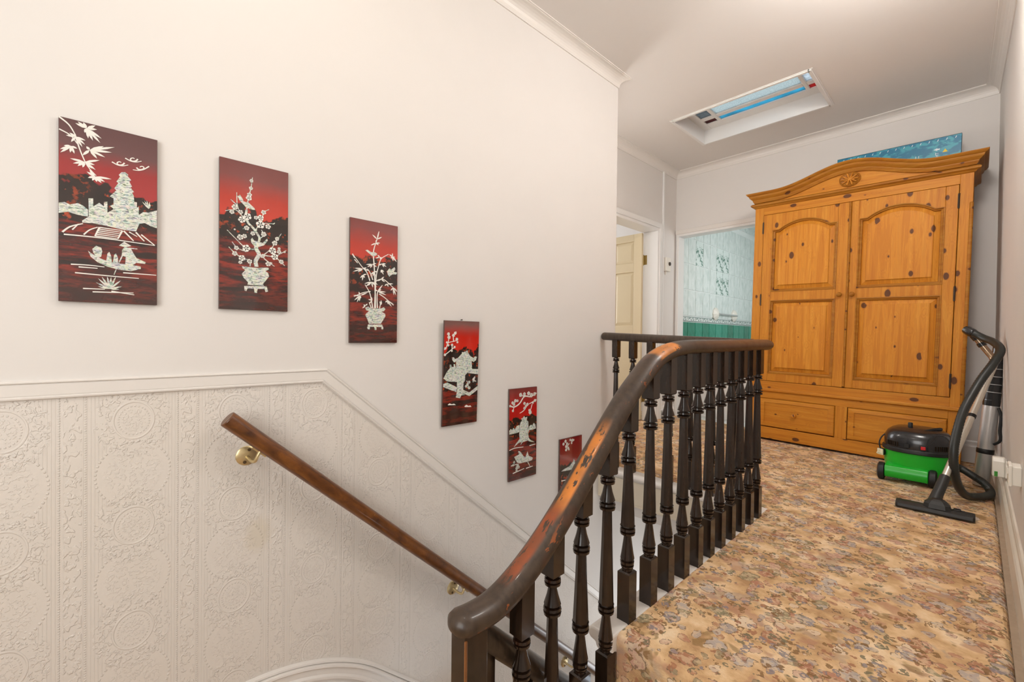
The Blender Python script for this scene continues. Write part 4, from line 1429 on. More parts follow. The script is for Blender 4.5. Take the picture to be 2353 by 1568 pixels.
# ================================================================== PICTURES
INLAY = {"p1":{"bamboo_branch":[["s",36,[[9,5100],[203,4942],[323,4716]]],["s",29,[[323,4716],[435,4272],[575,3897],[757,3660]]],["s",29,[[14,4759],[232,4656],[371,4459]]],["l",78,[[561,4954],[333,5025]]],["l",78,[[561,4954],[380,5086]]],["l",78,[[561,4954],[492,5100]]],["l",78,[[561,4954],[738,5091]]],["l",78,[[561,4954],[773,4988]]],["l",78,[[561,4954],[868,4759]]],["l",78,[[561,4954],[842,4627]]],["l",78,[[561,4954],[689,4647]]],["l",78,[[561,4954],[592,4680]]],["l",78,[[561,4954],[517,4818]]],["l",65,[[337,4646],[149,4628]]],["l",65,[[337,4646],[218,4718]]],["l",65,[[337,4646],[539,4599]]],["l",65,[[337,4646],[527,4481]]],["l",65,[[337,4646],[474,4397]]],["l",65,[[337,4646],[247,4468]]],["l",65,[[249,4356],[31,4204]]],["l",65,[[249,4356],[39,4114]]],["l",65,[[249,4356],[106,4326]]],["l",65,[[249,4356],[373,4321]]],["l",65,[[249,4356],[317,4161]]],["l",65,[[249,4356],[233,4165]]],["l",78,[[624,4360],[1148,4595]]],["l",78,[[624,4360],[1087,4424]]],["l",78,[[624,4360],[946,4242]]],["l",78,[[624,4360],[778,4154]]],["l",78,[[624,4360],[554,4441]]],["l",78,[[624,4360],[477,4164]]],["l",78,[[624,4360],[913,4553]]],["l",71,[[519,3987],[227,4004]]],["l",71,[[519,3987],[288,3884]]],["l",71,[[519,3987],[379,3834]]],["l",71,[[519,3987],[481,3818]]],["l",71,[[519,3987],[731,3960]]],["l",71,[[519,3987],[746,3822]]],["l",71,[[519,3987],[829,4123]]],["l",71,[[519,3987],[672,3840]]],["l",71,[[735,3627],[563,3723]]],["l",71,[[735,3627],[587,3558]]],["l",71,[[735,3627],[676,3497]]],["l",71,[[735,3627],[773,3483]]],["l",71,[[735,3627],[942,3526]]],["l",71,[[735,3627],[1083,3641]]],["l",71,[[735,3627],[871,3477]]],["l",71,[[735,3627],[617,3795]]]],"cloud":[["s",32,[[1366,4199],[1332,4141],[1272,4108],[1221,4114],[1204,4146],[1222,4181],[1256,4201],[1282,4198],[1289,4182]]],["s",29,[[1091,4152],[1208,4099],[1325,4100],[1450,4159]]],["s",32,[[1665,4398],[1631,4338],[1569,4305],[1516,4310],[1499,4342],[1517,4378],[1552,4398],[1579,4396],[1586,4380]]],["s",29,[[1381,4346],[1502,4294],[1624,4297],[1753,4358]]],["s",32,[[1639,4136],[1675,4096],[1738,4098],[1792,4133],[1809,4176],[1789,4202],[1752,4202],[1725,4183],[1718,4163]]],["s",29,[[1930,4250],[1806,4125],[1683,4059],[1555,4048]]]],"pagoda":[["p",0,[[1299,3903],[1241,3808],[1271,3769],[1191,3598],[1233,3569],[1145,3389],[1189,3341],[1047,3130],[1129,3090],[1125,2912],[1051,2849],[1121,2793],[1112,2626],[1116,2358],[1653,2459],[1649,2734],[1649,3087],[1588,3086],[1579,3253],[1541,3357],[1583,3383],[1499,3508],[1538,3533],[1476,3670],[1517,3721],[1437,3828],[1454,3865],[1382,3925]]],["p",0,[[473,2314],[607,2455],[600,2970],[696,2992],[699,2762],[823,2893],[923,2810],[921,2946],[998,2963],[997,2641],[1110,2751],[1615,2897],[1691,2962],[1696,2670],[1780,2687],[1632,2203],[1354,2203],[973,2253],[692,2279],[473,2253]]]],"hills":[["p",0,[[9,2723],[124,2761],[228,2717],[386,2789],[494,2737],[591,2643],[593,2452],[471,2447],[364,2463],[179,2501],[9,2439]]],["p",0,[[1695,2711],[1787,2819],[1928,2840],[2119,2937],[2121,2389],[1967,2426],[1839,2494],[1690,2445]]],["l",39,[[1926,2943],[1772,3135]]],["l",39,[[1926,2943],[1822,3178]]],["l",39,[[1926,2943],[1875,3199]]],["l",39,[[1926,2943],[1945,3165]]],["l",39,[[1926,2943],[1965,3087]]]],"terrace":[["s",39,[[82,1923],[236,2100],[487,2229]]],["s",32,[[108,1864],[921,1884],[2073,1846]]],["s",29,[[276,2020],[399,2205]]],["s",32,[[505,1920],[625,2074],[790,2181]]],["s",36,[[1354,2171],[1576,1909]]],["s",36,[[1627,2178],[1823,1940]]],["s",32,[[1751,2129],[2073,1846]]],["s",26,[[1474,2163],[1659,2053]]],["s",26,[[838,2182],[1318,2176]]],["s",26,[[817,2130],[1299,2124]]],["s",26,[[797,2078],[1280,2071]]],["s",26,[[776,2027],[1260,2018]]],["s",26,[[756,1975],[1241,1966]]],["s",26,[[735,1924],[1222,1913]]],["s",39,[[832,2189],[735,1916]]],["s",39,[[1324,2177],[1227,1918]]]],"boat":[["p",0,[[592,1473],[653,1417],[788,1318],[1016,1218],[1250,1187],[1489,1184],[1742,1157],[1743,1083],[1522,993],[1252,1004],[990,1069],[790,1171],[649,1308]]],["p",0,[[679,1536],[761,1641],[869,1599],[890,1496],[866,1337],[788,1287],[703,1423]]],["p",0,[[973,1225],[999,1452],[1041,1502],[1080,1385],[1097,1201]]],["p",0,[[1118,1203],[1144,1433],[1187,1482],[1227,1352],[1235,1194]]],["p",0,[[1248,1722],[1365,1852],[1526,1748],[1391,1687]]],["p",0,[[1318,1604],[1367,1684],[1512,1685],[1566,1551],[1645,1399],[1858,1302],[1844,1251],[1641,1255],[1526,1148],[1385,1131],[1401,1407],[1311,1435]]],["s",29,[[1369,1564],[1250,1207],[1143,849]]],["s",26,[[1467,1678],[1665,1679]]]],"water_lines":[["s",29,[[248,1047],[597,1062],[938,1048]]],["s",29,[[330,818],[1138,796],[1698,791]]],["s",29,[[1343,925],[2108,931]]],["s",29,[[491,386],[947,399]]],["s",29,[[689,305],[1578,339]]],["s",29,[[403,990],[792,992]]],["s",29,[[1086,355],[1595,283]]]],"water_plant":[["l",58,[[1056,420],[755,583]]],["l",58,[[1056,420],[802,704]]],["l",58,[[1056,420],[880,759]]],["l",58,[[1056,420],[993,790]]],["l",58,[[1056,420],[1080,771]]],["l",58,[[1056,420],[1182,789]]],["l",58,[[1056,420],[1293,691]]],["l",58,[[1056,420],[1325,514]]],["l",58,[[1056,420],[1261,420]]],["l",58,[[1056,420],[799,470]]],["l",58,[[1056,420],[933,638]]],["l",58,[[1056,420],[1125,656]]]]},"p2":{"vase":[["p",0,[[667,1507],[1069,1497],[1485,1550],[1510,1493],[1398,1420],[1487,1353],[1513,1237],[1419,1092],[1315,943],[1351,891],[838,873],[854,970],[720,1113],[663,1241],[767,1376],[684,1444]]],["p",0,[[738,828],[1439,877],[1483,695],[1405,666],[1369,774],[1151,760],[1131,615],[1056,610],[1041,753],[839,755],[806,653],[750,665]]]],"plum_tree":[["s",125,[[1120,1533],[1084,1723],[1151,1885],[1185,2005],[1097,2188],[1130,2327]]],["s",70,[[1130,2308],[1204,2550],[1092,2765],[989,2902],[854,3033],[786,3249],[801,3479]]],["s",31,[[801,3460],[847,3867],[928,4263],[975,4654]]],["s",31,[[821,3065],[621,3295],[458,3415],[173,3324]]],["s",31,[[621,3295],[521,3576],[502,4020]]],["s",31,[[521,3576],[328,3742]]],["s",31,[[1058,2798],[1261,3081],[1648,3146]]],["s",31,[[1261,3081],[1327,3480],[1501,3637]]],["s",31,[[1163,2505],[1404,2735]]],["s",31,[[1132,2153],[795,2149],[497,2411],[224,2687]]],["s",31,[[795,2027],[532,2115],[370,2307]]],["s",31,[[765,1726],[469,1919],[275,2119]]],["s",31,[[1237,1895],[1550,2206],[1697,2462],[1911,2851]]],["s",31,[[1306,1981],[1695,1987],[2076,2253]]],["s",31,[[1342,1868],[1519,1730],[1688,1622]]],["s",31,[[1695,1987],[2026,1684]]],["s",31,[[916,1532],[898,1741],[665,1753]]],["s",31,[[1648,3146],[1690,3192]]],["s",31,[[805,2892],[690,2798]]],["s",31,[[941,2703],[1126,2847]]],["s",31,[[1263,2869],[1334,2724]]]],"blossoms":[["c",104,[[655,3113]]],["c",118,[[826,3256]]],["c",132,[[1227,3049]]],["c",97,[[1232,3289]]],["c",118,[[795,2149]]],["c",97,[[665,1791]]],["c",118,[[1621,2176]]],["c",111,[[1695,1967]]],["c",77,[[898,1703]]],["c",87,[[864,3908]]],["c",59,[[928,4263]]],["c",56,[[942,4525]]],["c",84,[[441,3505]]],["c",70,[[363,3322]]],["c",70,[[620,3370]]],["c",84,[[1471,3019]]],["c",77,[[1327,3500]]],["c",84,[[1334,2724]]],["c",66,[[1768,2631]]],["c",84,[[1690,2462]]],["c",70,[[1838,2163]]],["c",84,[[1484,1687]]],["c",77,[[1914,1813]]],["c",70,[[500,2111]]],["c",77,[[453,1917]]],["c",90,[[611,2502]]],["c",70,[[742,2559]]],["c",77,[[806,2854]]],["c",70,[[991,2692]]],["c",70,[[886,4027]]],["c",70,[[1306,1942]]],["c",63,[[1088,3264]]],["c",56,[[617,1634]]],["c",49,[[1837,2282]]],["c",42,[[1572,1716]]],["c",28,[[447,2740]]],["c",35,[[2021,2186]]]],"birds":[["p",0,[[526,3895],[600,3955],[682,3833],[703,3751],[848,3753],[956,3660],[1034,3599],[1059,3527],[951,3522],[783,3566],[677,3674],[585,3768]]],["p",0,[[932,2473],[976,2540],[1034,2449],[1129,2439],[1302,2408],[1447,2593],[1465,2517],[1345,2328],[1165,2243],[1029,2271],[953,2361]]]]},"p3":{"vase":[["p",0,[[658,1473],[786,1525],[907,1453],[1360,1472],[1486,1537],[1567,1453],[1487,1363],[1381,1339],[1550,1254],[1568,1155],[1467,986],[1362,818],[829,807],[748,1006],[667,1165],[727,1256],[827,1337],[698,1371]]],["p",0,[[789,776],[1413,787],[1481,638],[1456,575],[1384,590],[1384,676],[1164,681],[1156,548],[1082,547],[1065,679],[870,677],[862,568],[782,575],[749,644]]]],"bamboo":[["s",47,[[1111,1473],[1087,2351],[1043,3207],[1000,3748],[1039,4027],[1121,4273],[1243,4732]]],["s",39,[[988,1468],[864,2063],[642,2433]]],["s",39,[[854,2605],[720,2941],[481,3186],[102,3637]]],["s",39,[[1070,1471],[1127,2745],[1228,3226],[1352,3595],[1690,3834]]],["s",39,[[1202,1477],[1191,2123],[1419,2475]]],["s",35,[[927,1465],[825,1712]]],["s",35,[[1127,2628],[1439,2733],[1781,2523],[2096,2256]]],["s",35,[[1297,1481],[1367,1819]]],["s",35,[[1274,2090],[1527,1947],[1945,1642]]],["s",35,[[884,2161],[544,2081],[175,1898]]],["s",35,[[984,2655],[860,2955],[739,3098]]],["s",39,[[102,3637],[187,3477]]],["s",35,[[187,3420],[324,3284]]],["l",62,[[1161,4397],[947,4560]]],["l",62,[[1161,4397],[1243,4752]]],["l",62,[[1161,4397],[1378,4528]]],["l",62,[[1161,4397],[1092,4261]]],["l",62,[[1100,4223],[888,4104]]],["l",62,[[1100,4223],[1295,4259]]],["l",62,[[1100,4223],[1233,4163]]],["l",62,[[1872,3744],[1871,3905]]],["l",62,[[1872,3744],[1994,3751]]],["l",62,[[1872,3744],[2082,3551]]],["l",62,[[1872,3744],[2029,3634]]],["l",62,[[1872,3744],[1907,3571]]],["l",62,[[1872,3744],[1798,3679]]],["l",62,[[1872,3744],[1724,3838]]],["l",62,[[1289,3658],[1095,3584]]],["l",62,[[1289,3658],[1185,3740]]],["l",62,[[1289,3658],[1352,3547]]],["l",62,[[1289,3658],[1402,3620]]],["l",62,[[540,3077],[124,2914]]],["l",62,[[540,3077],[181,3060]]],["l",62,[[540,3077],[325,2914]]],["l",62,[[540,3077],[403,2949]]],["l",62,[[540,3077],[707,3141]]],["l",62,[[540,3077],[848,3023]]],["l",62,[[561,2830],[436,2684]]],["l",62,[[561,2830],[522,2585]]],["l",62,[[561,2830],[629,2702]]],["l",62,[[561,2830],[708,2871]]],["l",62,[[961,3315],[670,3264]]],["l",62,[[961,3315],[731,3166]]],["l",62,[[961,3315],[860,3141]]],["l",62,[[961,3315],[1132,3373]]],["l",62,[[961,3315],[1154,3218]]],["l",62,[[1395,3394],[1572,3401]]],["l",62,[[1395,3394],[1594,3276]]],["l",62,[[1395,3394],[1479,3245]]],["l",62,[[1395,3394],[1261,3308]]],["l",62,[[1031,3010],[893,2872]]],["l",62,[[1031,3010],[983,2803]]],["l",62,[[1031,3010],[1196,3026]]],["l",62,[[1031,3010],[1106,2814]]],["l",62,[[1354,3129],[1489,3055]]],["l",62,[[1354,3129],[1468,2926]]],["l",62,[[1354,3129],[1354,2994]]],["l",62,[[923,2572],[614,2470]]],["l",62,[[923,2572],[674,2351]]],["l",62,[[923,2572],[782,2398]]],["l",62,[[923,2572],[985,2336]]],["l",62,[[923,2572],[1157,2388]]],["l",62,[[923,2572],[1219,2479]]],["l",62,[[1355,2718],[1489,2845]]],["l",62,[[1355,2718],[1181,2632]]],["l",62,[[1355,2718],[1533,2622]]],["l",62,[[1631,2551],[1516,2454]]],["l",62,[[1631,2551],[1695,2428]]],["l",62,[[1631,2551],[1919,2574]]],["l",62,[[1920,2405],[2096,2296]]],["l",62,[[1920,2405],[2052,2091]]],["l",62,[[1920,2405],[1956,2085]]],["l",62,[[1920,2405],[1803,2276]]],["l",62,[[435,1959],[148,1941]]],["l",62,[[435,1959],[187,1747]]],["l",62,[[435,1959],[303,1677]]],["l",62,[[435,1959],[408,1721]]],["l",62,[[435,1959],[474,1847]]],["l",62,[[435,1959],[751,2102]]],["l",62,[[435,1959],[379,2116]]],["l",62,[[1211,2195],[1059,2271]]],["l",62,[[1211,2195],[1407,2462]]],["l",62,[[1211,2195],[1365,2293]]],["l",62,[[1211,2195],[1577,2189]]],["l",62,[[1211,2195],[1598,2063]]],["l",62,[[1211,2195],[1442,2092]]],["l",62,[[1633,1834],[1561,1743]]],["l",62,[[1633,1834],[1698,1670]]],["l",62,[[1633,1834],[1858,1577]]],["l",62,[[1633,1834],[1966,1671]]],["l",62,[[674,1558],[539,1441]]],["l",62,[[674,1558],[578,1584]]],["l",62,[[674,1558],[753,1639]]],["l",62,[[967,1797],[825,1635]]],["l",62,[[967,1797],[905,1949]]],["l",62,[[967,1797],[784,1826]]],["l",62,[[1359,1622],[1296,1776]]],["l",62,[[1359,1622],[1392,1781]]],["l",62,[[1359,1622],[1317,1698]]]],"birds":[["p",0,[[648,3859],[736,3894],[898,3813],[1061,3834],[1172,3789],[1123,3697],[980,3641],[849,3722]]],["p",0,[[1620,3088],[1735,3227],[1822,3188],[1978,3313],[2013,3228],[1939,3099],[2093,3094],[2067,3002],[1866,2983],[1737,2871],[1672,2953]]]]},"p4":{"blossom_branch":[["s",44,[[9,3722],[131,3820],[236,4043],[544,4116],[795,4181]]],["s",44,[[9,3439],[193,3554],[423,3709],[665,3867]]],["s",44,[[222,4043],[258,4243],[260,4550]]],["s",44,[[544,4116],[527,4425],[699,4587]]],["s",44,[[468,3748],[465,3979]]],["c",75,[[236,4472]]],["c",88,[[269,4312]]],["c",79,[[528,4406]]],["c",75,[[629,4518]]],["c",75,[[734,4218]]],["c",53,[[771,4079]]],["c",57,[[243,3928]]],["c",66,[[458,3941]]],["c",57,[[609,3839]]],["c",57,[[449,3664]]],["c",61,[[72,3781]]],["c",61,[[65,3477]]],["c",48,[[150,4068]]]],"pagoda":[["p",0,[[473,3326],[573,3353],[651,3249],[834,3307],[1060,3514],[1055,3600],[1166,3582],[1315,3635],[1389,3671],[1430,3565],[1584,3375],[1796,3276],[1886,3356],[2014,3329],[1944,3160],[1807,3081],[1674,3141],[1712,2732],[2116,2698],[2120,2437],[1425,2540],[1290,2426],[1295,2152],[1209,2078],[1198,1651],[1294,1444],[1086,1436],[1019,1305],[762,1366],[827,1669],[802,2123],[223,2188],[9,2338],[198,2643],[367,2822],[348,2990],[430,2989],[470,2874],[590,2873],[578,3003],[655,3003],[692,2864],[736,2863],[722,3126],[602,3088],[499,3211]]]],"causeway":[["p",0,[[9,2076],[226,2135],[817,1861],[781,1625],[9,1926]]],["p",0,[[1185,1710],[1582,1546],[2121,1845],[2121,1657],[1592,1365],[1194,1535]]]],"stork_and_flowers":[["p",0,[[1761,2216],[1909,2359],[1938,2290],[1887,2172],[2028,2080],[1785,2049]]],["c",75,[[1553,2065]]],["c",75,[[1458,1951]]],["c",66,[[1361,1869]]],["c",75,[[1569,1782]]],["s",35,[[1396,2149],[1509,1949],[1467,1775]]]],"clouds":[["p",0,[[302,1055],[403,1108],[525,1054],[668,1068],[778,992],[313,1027]]],["p",0,[[1306,870],[1413,936],[1568,867],[1669,883],[1745,799],[1333,833]]]]},"p5":{"blossom_branch":[["s",70,[[2110,4743],[1652,4577],[1145,4630],[767,4265],[340,4110],[12,4223]]],["s",51,[[2120,4358],[1718,4224],[1267,4105]]],["s",51,[[1324,4060],[1105,3837],[788,3712]]],["s",42,[[1777,4131],[1615,3708]]],["s",47,[[1145,4630],[759,4747]]],["s",42,[[340,4110],[264,3849]]],["s",42,[[399,4411],[285,4229]]],["c",112,[[840,4741]]],["c",103,[[1142,4759]]],["c",112,[[1478,4774]]],["c",121,[[1707,4660]]],["c",103,[[1966,4701]]],["c",93,[[441,4445]]],["c",84,[[230,4348]]],["c",75,[[602,4432]]],["c",84,[[338,4263]]],["c",70,[[263,3907]]],["c",84,[[1153,4232]]],["c",93,[[1378,4154]]],["c",84,[[2004,4319]]],["c",70,[[1833,4214]]],["c",112,[[1616,3677]]],["c",75,[[1556,3802]]],["c",84,[[1158,3957]]],["c",75,[[1268,4065]]],["c",65,[[49,4193]]]],"pagoda":[["p",0,[[903,3396],[1030,3421],[1139,3508],[1253,3417],[1388,3450],[1341,3269],[1479,3154],[1491,2853],[1548,2605],[1470,2495],[1545,2203],[1651,2095],[2017,1903],[1596,2006],[1422,2080],[1028,2049],[881,1920],[972,2077],[697,2047],[364,1870],[587,2103],[803,2268],[770,2588],[823,2699],[790,2978],[858,3166],[977,3309]]]],"hills":[["p",0,[[15,2835],[119,2925],[226,2835],[304,2952],[439,2873],[572,3024],[762,3052],[796,2663],[416,2628],[18,2627]]],["p",0,[[1548,2878],[1718,2953],[1807,2874],[1920,3030],[2050,2946],[2104,2688],[1754,2651],[1553,2657]]]],"water_lines":[["s",42,[[40,1749],[429,1812],[1101,1771]]],["s",42,[[1601,1766],[2079,1783]]],["s",42,[[305,425],[1182,531]]],["s",42,[[1341,509],[1874,540]]],["s",42,[[164,867],[618,890]]]],"boat":[["p",0,[[399,1325],[599,1370],[763,1402],[694,1612],[826,1571],[996,1403],[1099,1266],[1271,1147],[1436,1460],[1539,1191],[1673,1127],[1892,1016],[1807,891],[1448,873],[1051,884],[828,884],[605,992],[493,1171]]],["s",47,[[1448,881],[1669,546]]]],"flowers":[["c",93,[[663,822]]],["c",103,[[611,672]]],["c",75,[[759,692]]],["c",75,[[586,529]]],["c",75,[[398,1029]]],["c",61,[[319,886]]]]},"p6":{"blossom_branch":[["c",92,[[328,4809]]],["c",97,[[520,4951]]],["c",86,[[665,4777]]],["c",97,[[589,4617]]],["c",86,[[788,4489]]],["c",86,[[592,4400]]],["c",65,[[855,4391]]],["c",76,[[979,4968]]],["c",97,[[1180,4915]]],["c",65,[[1116,4750]]],["c",65,[[1315,4917]]],["s",49,[[883,4765],[655,4563],[495,4373]]],["s",43,[[978,5033],[1148,4789]]]],"boat":[["p",0,[[124,3141],[477,3244],[936,3302],[1268,3538],[1347,3700],[1458,3547],[1547,3086],[1006,3060],[610,3087]]]],"water_lines":[["s",49,[[163,2539],[1626,2445]]],["s",49,[[361,2148],[1839,2085]]]],"water_plant":[["l",86,[[897,1410],[367,1712]]],["l",86,[[897,1410],[628,1738]]],["l",86,[[897,1410],[892,1720]]],["l",86,[[897,1410],[1229,1597]]],["l",86,[[897,1410],[1435,1459]]]]}}
TH = 0.010
def bl(poly):
    ar = sum(poly[i][0] * poly[(i + 1) % len(poly)][1] - poly[(i + 1) % len(poly)][0] * poly[i][1] for i in range(len(poly)))
    return poly if ar > 0 else poly[::-1]
def inlay_mesh(items, seed=0):
    m = MB()
    h0 = 0.0011
    def slab(poly, hh=h0):
        poly = bl(poly)
        n = len(poly)
        k = m.add([(p[0], 0.0, p[1]) for p in poly] + [(p[0], -hh, p[1]) for p in poly])
        m.face([k + n + i for i in range(n)])
        for i in range(n):
            j = (i + 1) % n
            m.face([k + i, k + j, k + n + j, k + n + i])
    for qi, (kind, w_, pts) in enumerate(items):
        h = h0 * (1 + 0.012 * ((qi + seed * 3) % 25))
        P = [Vector((a / 1e4, b / 1e4)) for a, b in pts]
        w_ = w_ / 1e4
        if kind == 'p':
            slab([tuple(p) for p in P], h)
        elif kind == 's':
            Q = [Vector((p.x, p.y)) for p in smoothpath([(p.x, p.y, 0) for p in P], 4)]
            n = len(Q)
            L_, R_ = [], []
            for i, q in enumerate(Q):
                t_ = (Q[min(i + 1, n - 1)] - Q[max(i - 1, 0)])
                t_ = t_.normalized() if t_.length else Vector((1, 0))
                nn = Vector((-t_.y, t_.x)) * (w_ * 0.5 * (1.0 if w_ > 0.006 else (1.15 - 0.55 * i / n)))
                L_.append(q + nn); R_.append(q - nn)
            for i in range(n - 1):
                slab([tuple(L_[i]), tuple(L_[i + 1]), tuple(R_[i + 1]), tuple(R_[i])], h * 0.9)
        elif kind == 'l':
            a, b = P
            d = b - a
            nn = Vector((-d.y, d.x)).normalized() * max(w_ * 0.42, 0.0012)
            slab([tuple(a), tuple(a + d * 0.35 - nn), tuple(a + d * 0.7 - nn * 0.8), tuple(b), tuple(a + d * 0.7 + nn * 0.8), tuple(a + d * 0.35 + nn)], h * 1.05)
        elif kind == 'c':
            c_ = P[0]
            for j in range(5):
                a = 2 * PI * j / 5 + c_.x * 300
                q = c_ + Vector((math.cos(a), math.sin(a))) * w_ * 0.58
                slab([(q.x + w_ * 0.50 * math.cos(2 * PI * i / 8), q.y + w_ * 0.50 * math.sin(2 * PI * i / 8)) for i in range(8)], h * 1.15)
    return m
pics = [
    ('p1', -0.098, 0.115, 0.967, 'red lacquer panel of a pagoda on a shore with a boat, leftmost on the wall'),
    ('p2', 0.276, 0.490, 0.965, 'red lacquer panel of a blossoming plum tree in a footed pot with two birds'),
    ('p3', 0.722, 0.935, 0.849, 'red lacquer panel of bamboo in a footed vase with a flying bird'),
    ('p4', 1.179, 1.391, 0.445, 'red lacquer panel of a temple and zigzag causeway, hung a little crooked'),
    ('p5', 1.614, 1.832, 0.082, 'narrow-looking red lacquer panel of a tower above a boat, fifth down the stairs'),
    ('p6', 2.042, 2.260, -0.262, 'lacquer panel half hidden behind the sweeping handrail'),
]
for i, (key, y0, y1, z0, lab) in enumerate(pics):
    r = thing('lacquer_picture', lab, 'picture', (XL + 0.002, y0, z0), 'lacquer panels stepping down the stair wall')
    r.rotation_euler = (math.radians(1.6) if key == 'p4' else 0.0, 0, PI / 2)
    if key == 'p4':
        r.location.y -= 0.004
    wid = y1 - y0
    b = MB()
    b.box(0, wid, -TH, 0.0, 0, 0.512)
    b.build('board', 'board_edge', r, local=True, bevel=0.0012)
    fcem = MB()
    k = fcem.add([(0.001, -TH - 0.0006, 0.001), (wid - 0.001, -TH - 0.0006, 0.001), (wid - 0.001, -TH - 0.0006, 0.511), (0.001, -TH - 0.0006, 0.511), (0.001, -TH + 0.001, 0.001), (wid - 0.001, -TH + 0.001, 0.001), (wid - 0.001, -TH + 0.001, 0.511), (0.001, -TH + 0.001, 0.511)])
    for q in ((0, 1, 2, 3), (7, 6, 5, 4), (0, 4, 5, 1), (1, 5, 6, 2), (2, 6, 7, 3), (3, 7, 4, 0)):
        fcem.face([k + j for j in q])
    fcem.build('painted_face', 'lacquer_%d' % (i + 1), r, local=True)
    for part, items in INLAY[key].items():
        single = {'hills': 'hill', 'birds': 'bird', 'water_lines': 'water_line', 'clouds': 'cloud', 'cloud': 'cloud_scroll', 'causeway': 'causeway', 'blossoms': 'blossom', 'flowers': 'flower', 'terrace': 'terrace_line'}.get(part)
        groups_ = [[it] for it in items] if single else [items]
        for gi, its in enumerate(groups_):
          im = inlay_mesh(its, gi)
          o = im.build(single or part, 'ivory' if part in ('water_lines', 'clouds', 'cloud', 'terrace', 'bamboo', 'bamboo_branch', 'blossom_branch', 'blossoms') else 'pearl', r, local=True)
          o.location = (0, -TH - 0.0006, 0)
nail = MB()
nail.lathe([(0.0035, 0.0), (0.0035, 0.002), (0.0015, 0.0025), (0.0015, -0.012)], (XL + 0.010, 1.288, 0.963), 8, (1, 0, 0))
tag(nail.build('nail', 'iron_dark'), 'small dark nail just above the crooked temple picture', 'nail')
# ================================================================== VACUUM CLEANER
VC = thing('vacuum_cleaner', 'green and black tub vacuum cleaner with hose and floor head beside the wardrobe', 'vacuum cleaner', (-0.245, 3.775, 0.0))
vx, vy = -0.245, 3.775
def ell(rx, ry, z, n=32, flat=0.0):
    out = []
    for i in range(n):
        a = 2 * PI * i / n
        cx_, sy_ = math.cos(a), math.sin(a)
        e = 0.82
        out.append((vx + rx * math.copysign(abs(cx_) ** e, cx_), vy + ry * math.copysign(abs(sy_) ** e, sy_), z))
    return out
tb = MB(); tb.smooth = True
tb.loft([ell(0.148, 0.148, 0.035), ell(0.155, 0.155, 0.045), ell(0.160, 0.160, 0.12), ell(0.163, 0.163, 0.196)])
tb.build('tub', 'green_plastic', VC)
bp = MB(); bp.smooth = True
prof = [(3.590, 0.028), (3.580, 0.050), (3.582, 0.082), (3.596, 0.100), (3.625, 0.104), (3.66, 0.110), (3.70, 0.110), (3.70, 0.028)]
bp.loft([[(x, y, z) for y, z in prof] for x in (vx - 0.140, vx - 0.132, vx, vx + 0.052, vx + 0.060)])
bp.build('bumper', 'green_plastic', VC, bevel=0.004)
for (wx, ax) in ((vx - 0.158, -1), (vx + 0.078, 1)):
    wv_ = MB(); wv_.smooth = True
    wv_.lathe([(0.001, -0.019), (0.040, -0.019), (0.052, -0.013), (0.054, 0.0), (0.052, 0.013), (0.040, 0.019), (0.001, 0.019)], (wx, 3.628, 0.054), 24, (ax, 0, 0), caps=False)
    wv_.build('wheel', 'black_matte', VC)
for wx in (vx - 0.09, vx + 0.09):
    wv_ = MB(); wv_.smooth = True
    wv_.lathe([(0.001, -0.012), (0.024, -0.012), (0.026, 0.0), (0.024, 0.012), (0.001, 0.012)], (wx, vy + 0.12, 0.026), 16, (1, 0, 0), caps=False)
    wv_.build('castor', 'black_matte', VC)
rm = MB(); rm.smooth = True
rm.loft([ell(0.165, 0.165, 0.186), ell(0.171, 0.171, 0.190), ell(0.171, 0.171, 0.208), ell(0.166, 0.166, 0.214), ell(0.160, 0.160, 0.214)])
rm.build('rim', 'black_matte', VC)
ld = MB(); ld.smooth = True
ld.loft([ell(0.163, 0.163, 0.212), ell(0.163, 0.163, 0.250), ell(0.158, 0.158, 0.280), ell(0.145, 0.145, 0.305), ell(0.125, 0.125, 0.321), ell(0.118, 0.118, 0.322), ell(0.106, 0.106, 0.330), ell(0.06, 0.06, 0.336), ell(0.006, 0.006, 0.337)])
lid = ld.build('lid', 'black_plastic', VC)
kb = MB()
kb.smooth = True
kb.lathe([(0.012, 0.0), (0.012, 0.026), (0.009, 0.030), (0.001, 0.030)], (vx - 0.035, vy - 0.02, 0.332), 14)
kb.build('knob', 'black_matte', lid)
hd = MB(); hd.smooth = True
hd.tube(smoothpath([(vx + 0.02, vy - 0.10, 0.318), (vx + 0.07, vy - 0.06, 0.336), (vx + 0.10, vy + 0.0, 0.338), (vx + 0.10, vy + 0.06, 0.326)], 5), 0.009, 8)
hd.build('handle', 'black_matte', lid)
yf_ = vy - 0.1635
sw = MB(); sw.box(vx + 0.018, vx + 0.052, yf_ - 0.004, yf_ + 0.01, 0.220, 0.246)
sw.build('switch_housing', 'black_matte', lid, bevel=0.002)
sw = MB(); sw.box(vx + 0.024, vx + 0.046, yf_ - 0.009, yf_ - 0.003, 0.223, 0.243)
so = sw.build('switch', 'red_plastic', lid, bevel=0.002); so['label'] = 'red rocker switch'
vt = MB(); vt.box(vx - 0.052, vx - 0.028, yf_ - 0.006, yf_ + 0.01, 0.222, 0.246)
vt.build('button', 'black_matte', lid, bevel=0.002)
for grp, a0 in (('l', -2.45), ('r', -1.08)):
    for i in range(6):
        a = a0 + 0.085 * i
        cx_, sy_ = math.cos(a), math.sin(a)
        e = 0.82
        px = vx + 0.1635 * math.copysign(abs(cx_) ** e, cx_); py = vy + 0.1635 * math.copysign(abs(sy_) ** e, sy_)
        sl_ = MB()
        sl_.tube([(px, py, 0.222), (px, py, 0.250)], 0.0035, 4)
        sl_.build('vent_slot', 'dark_gap', lid)
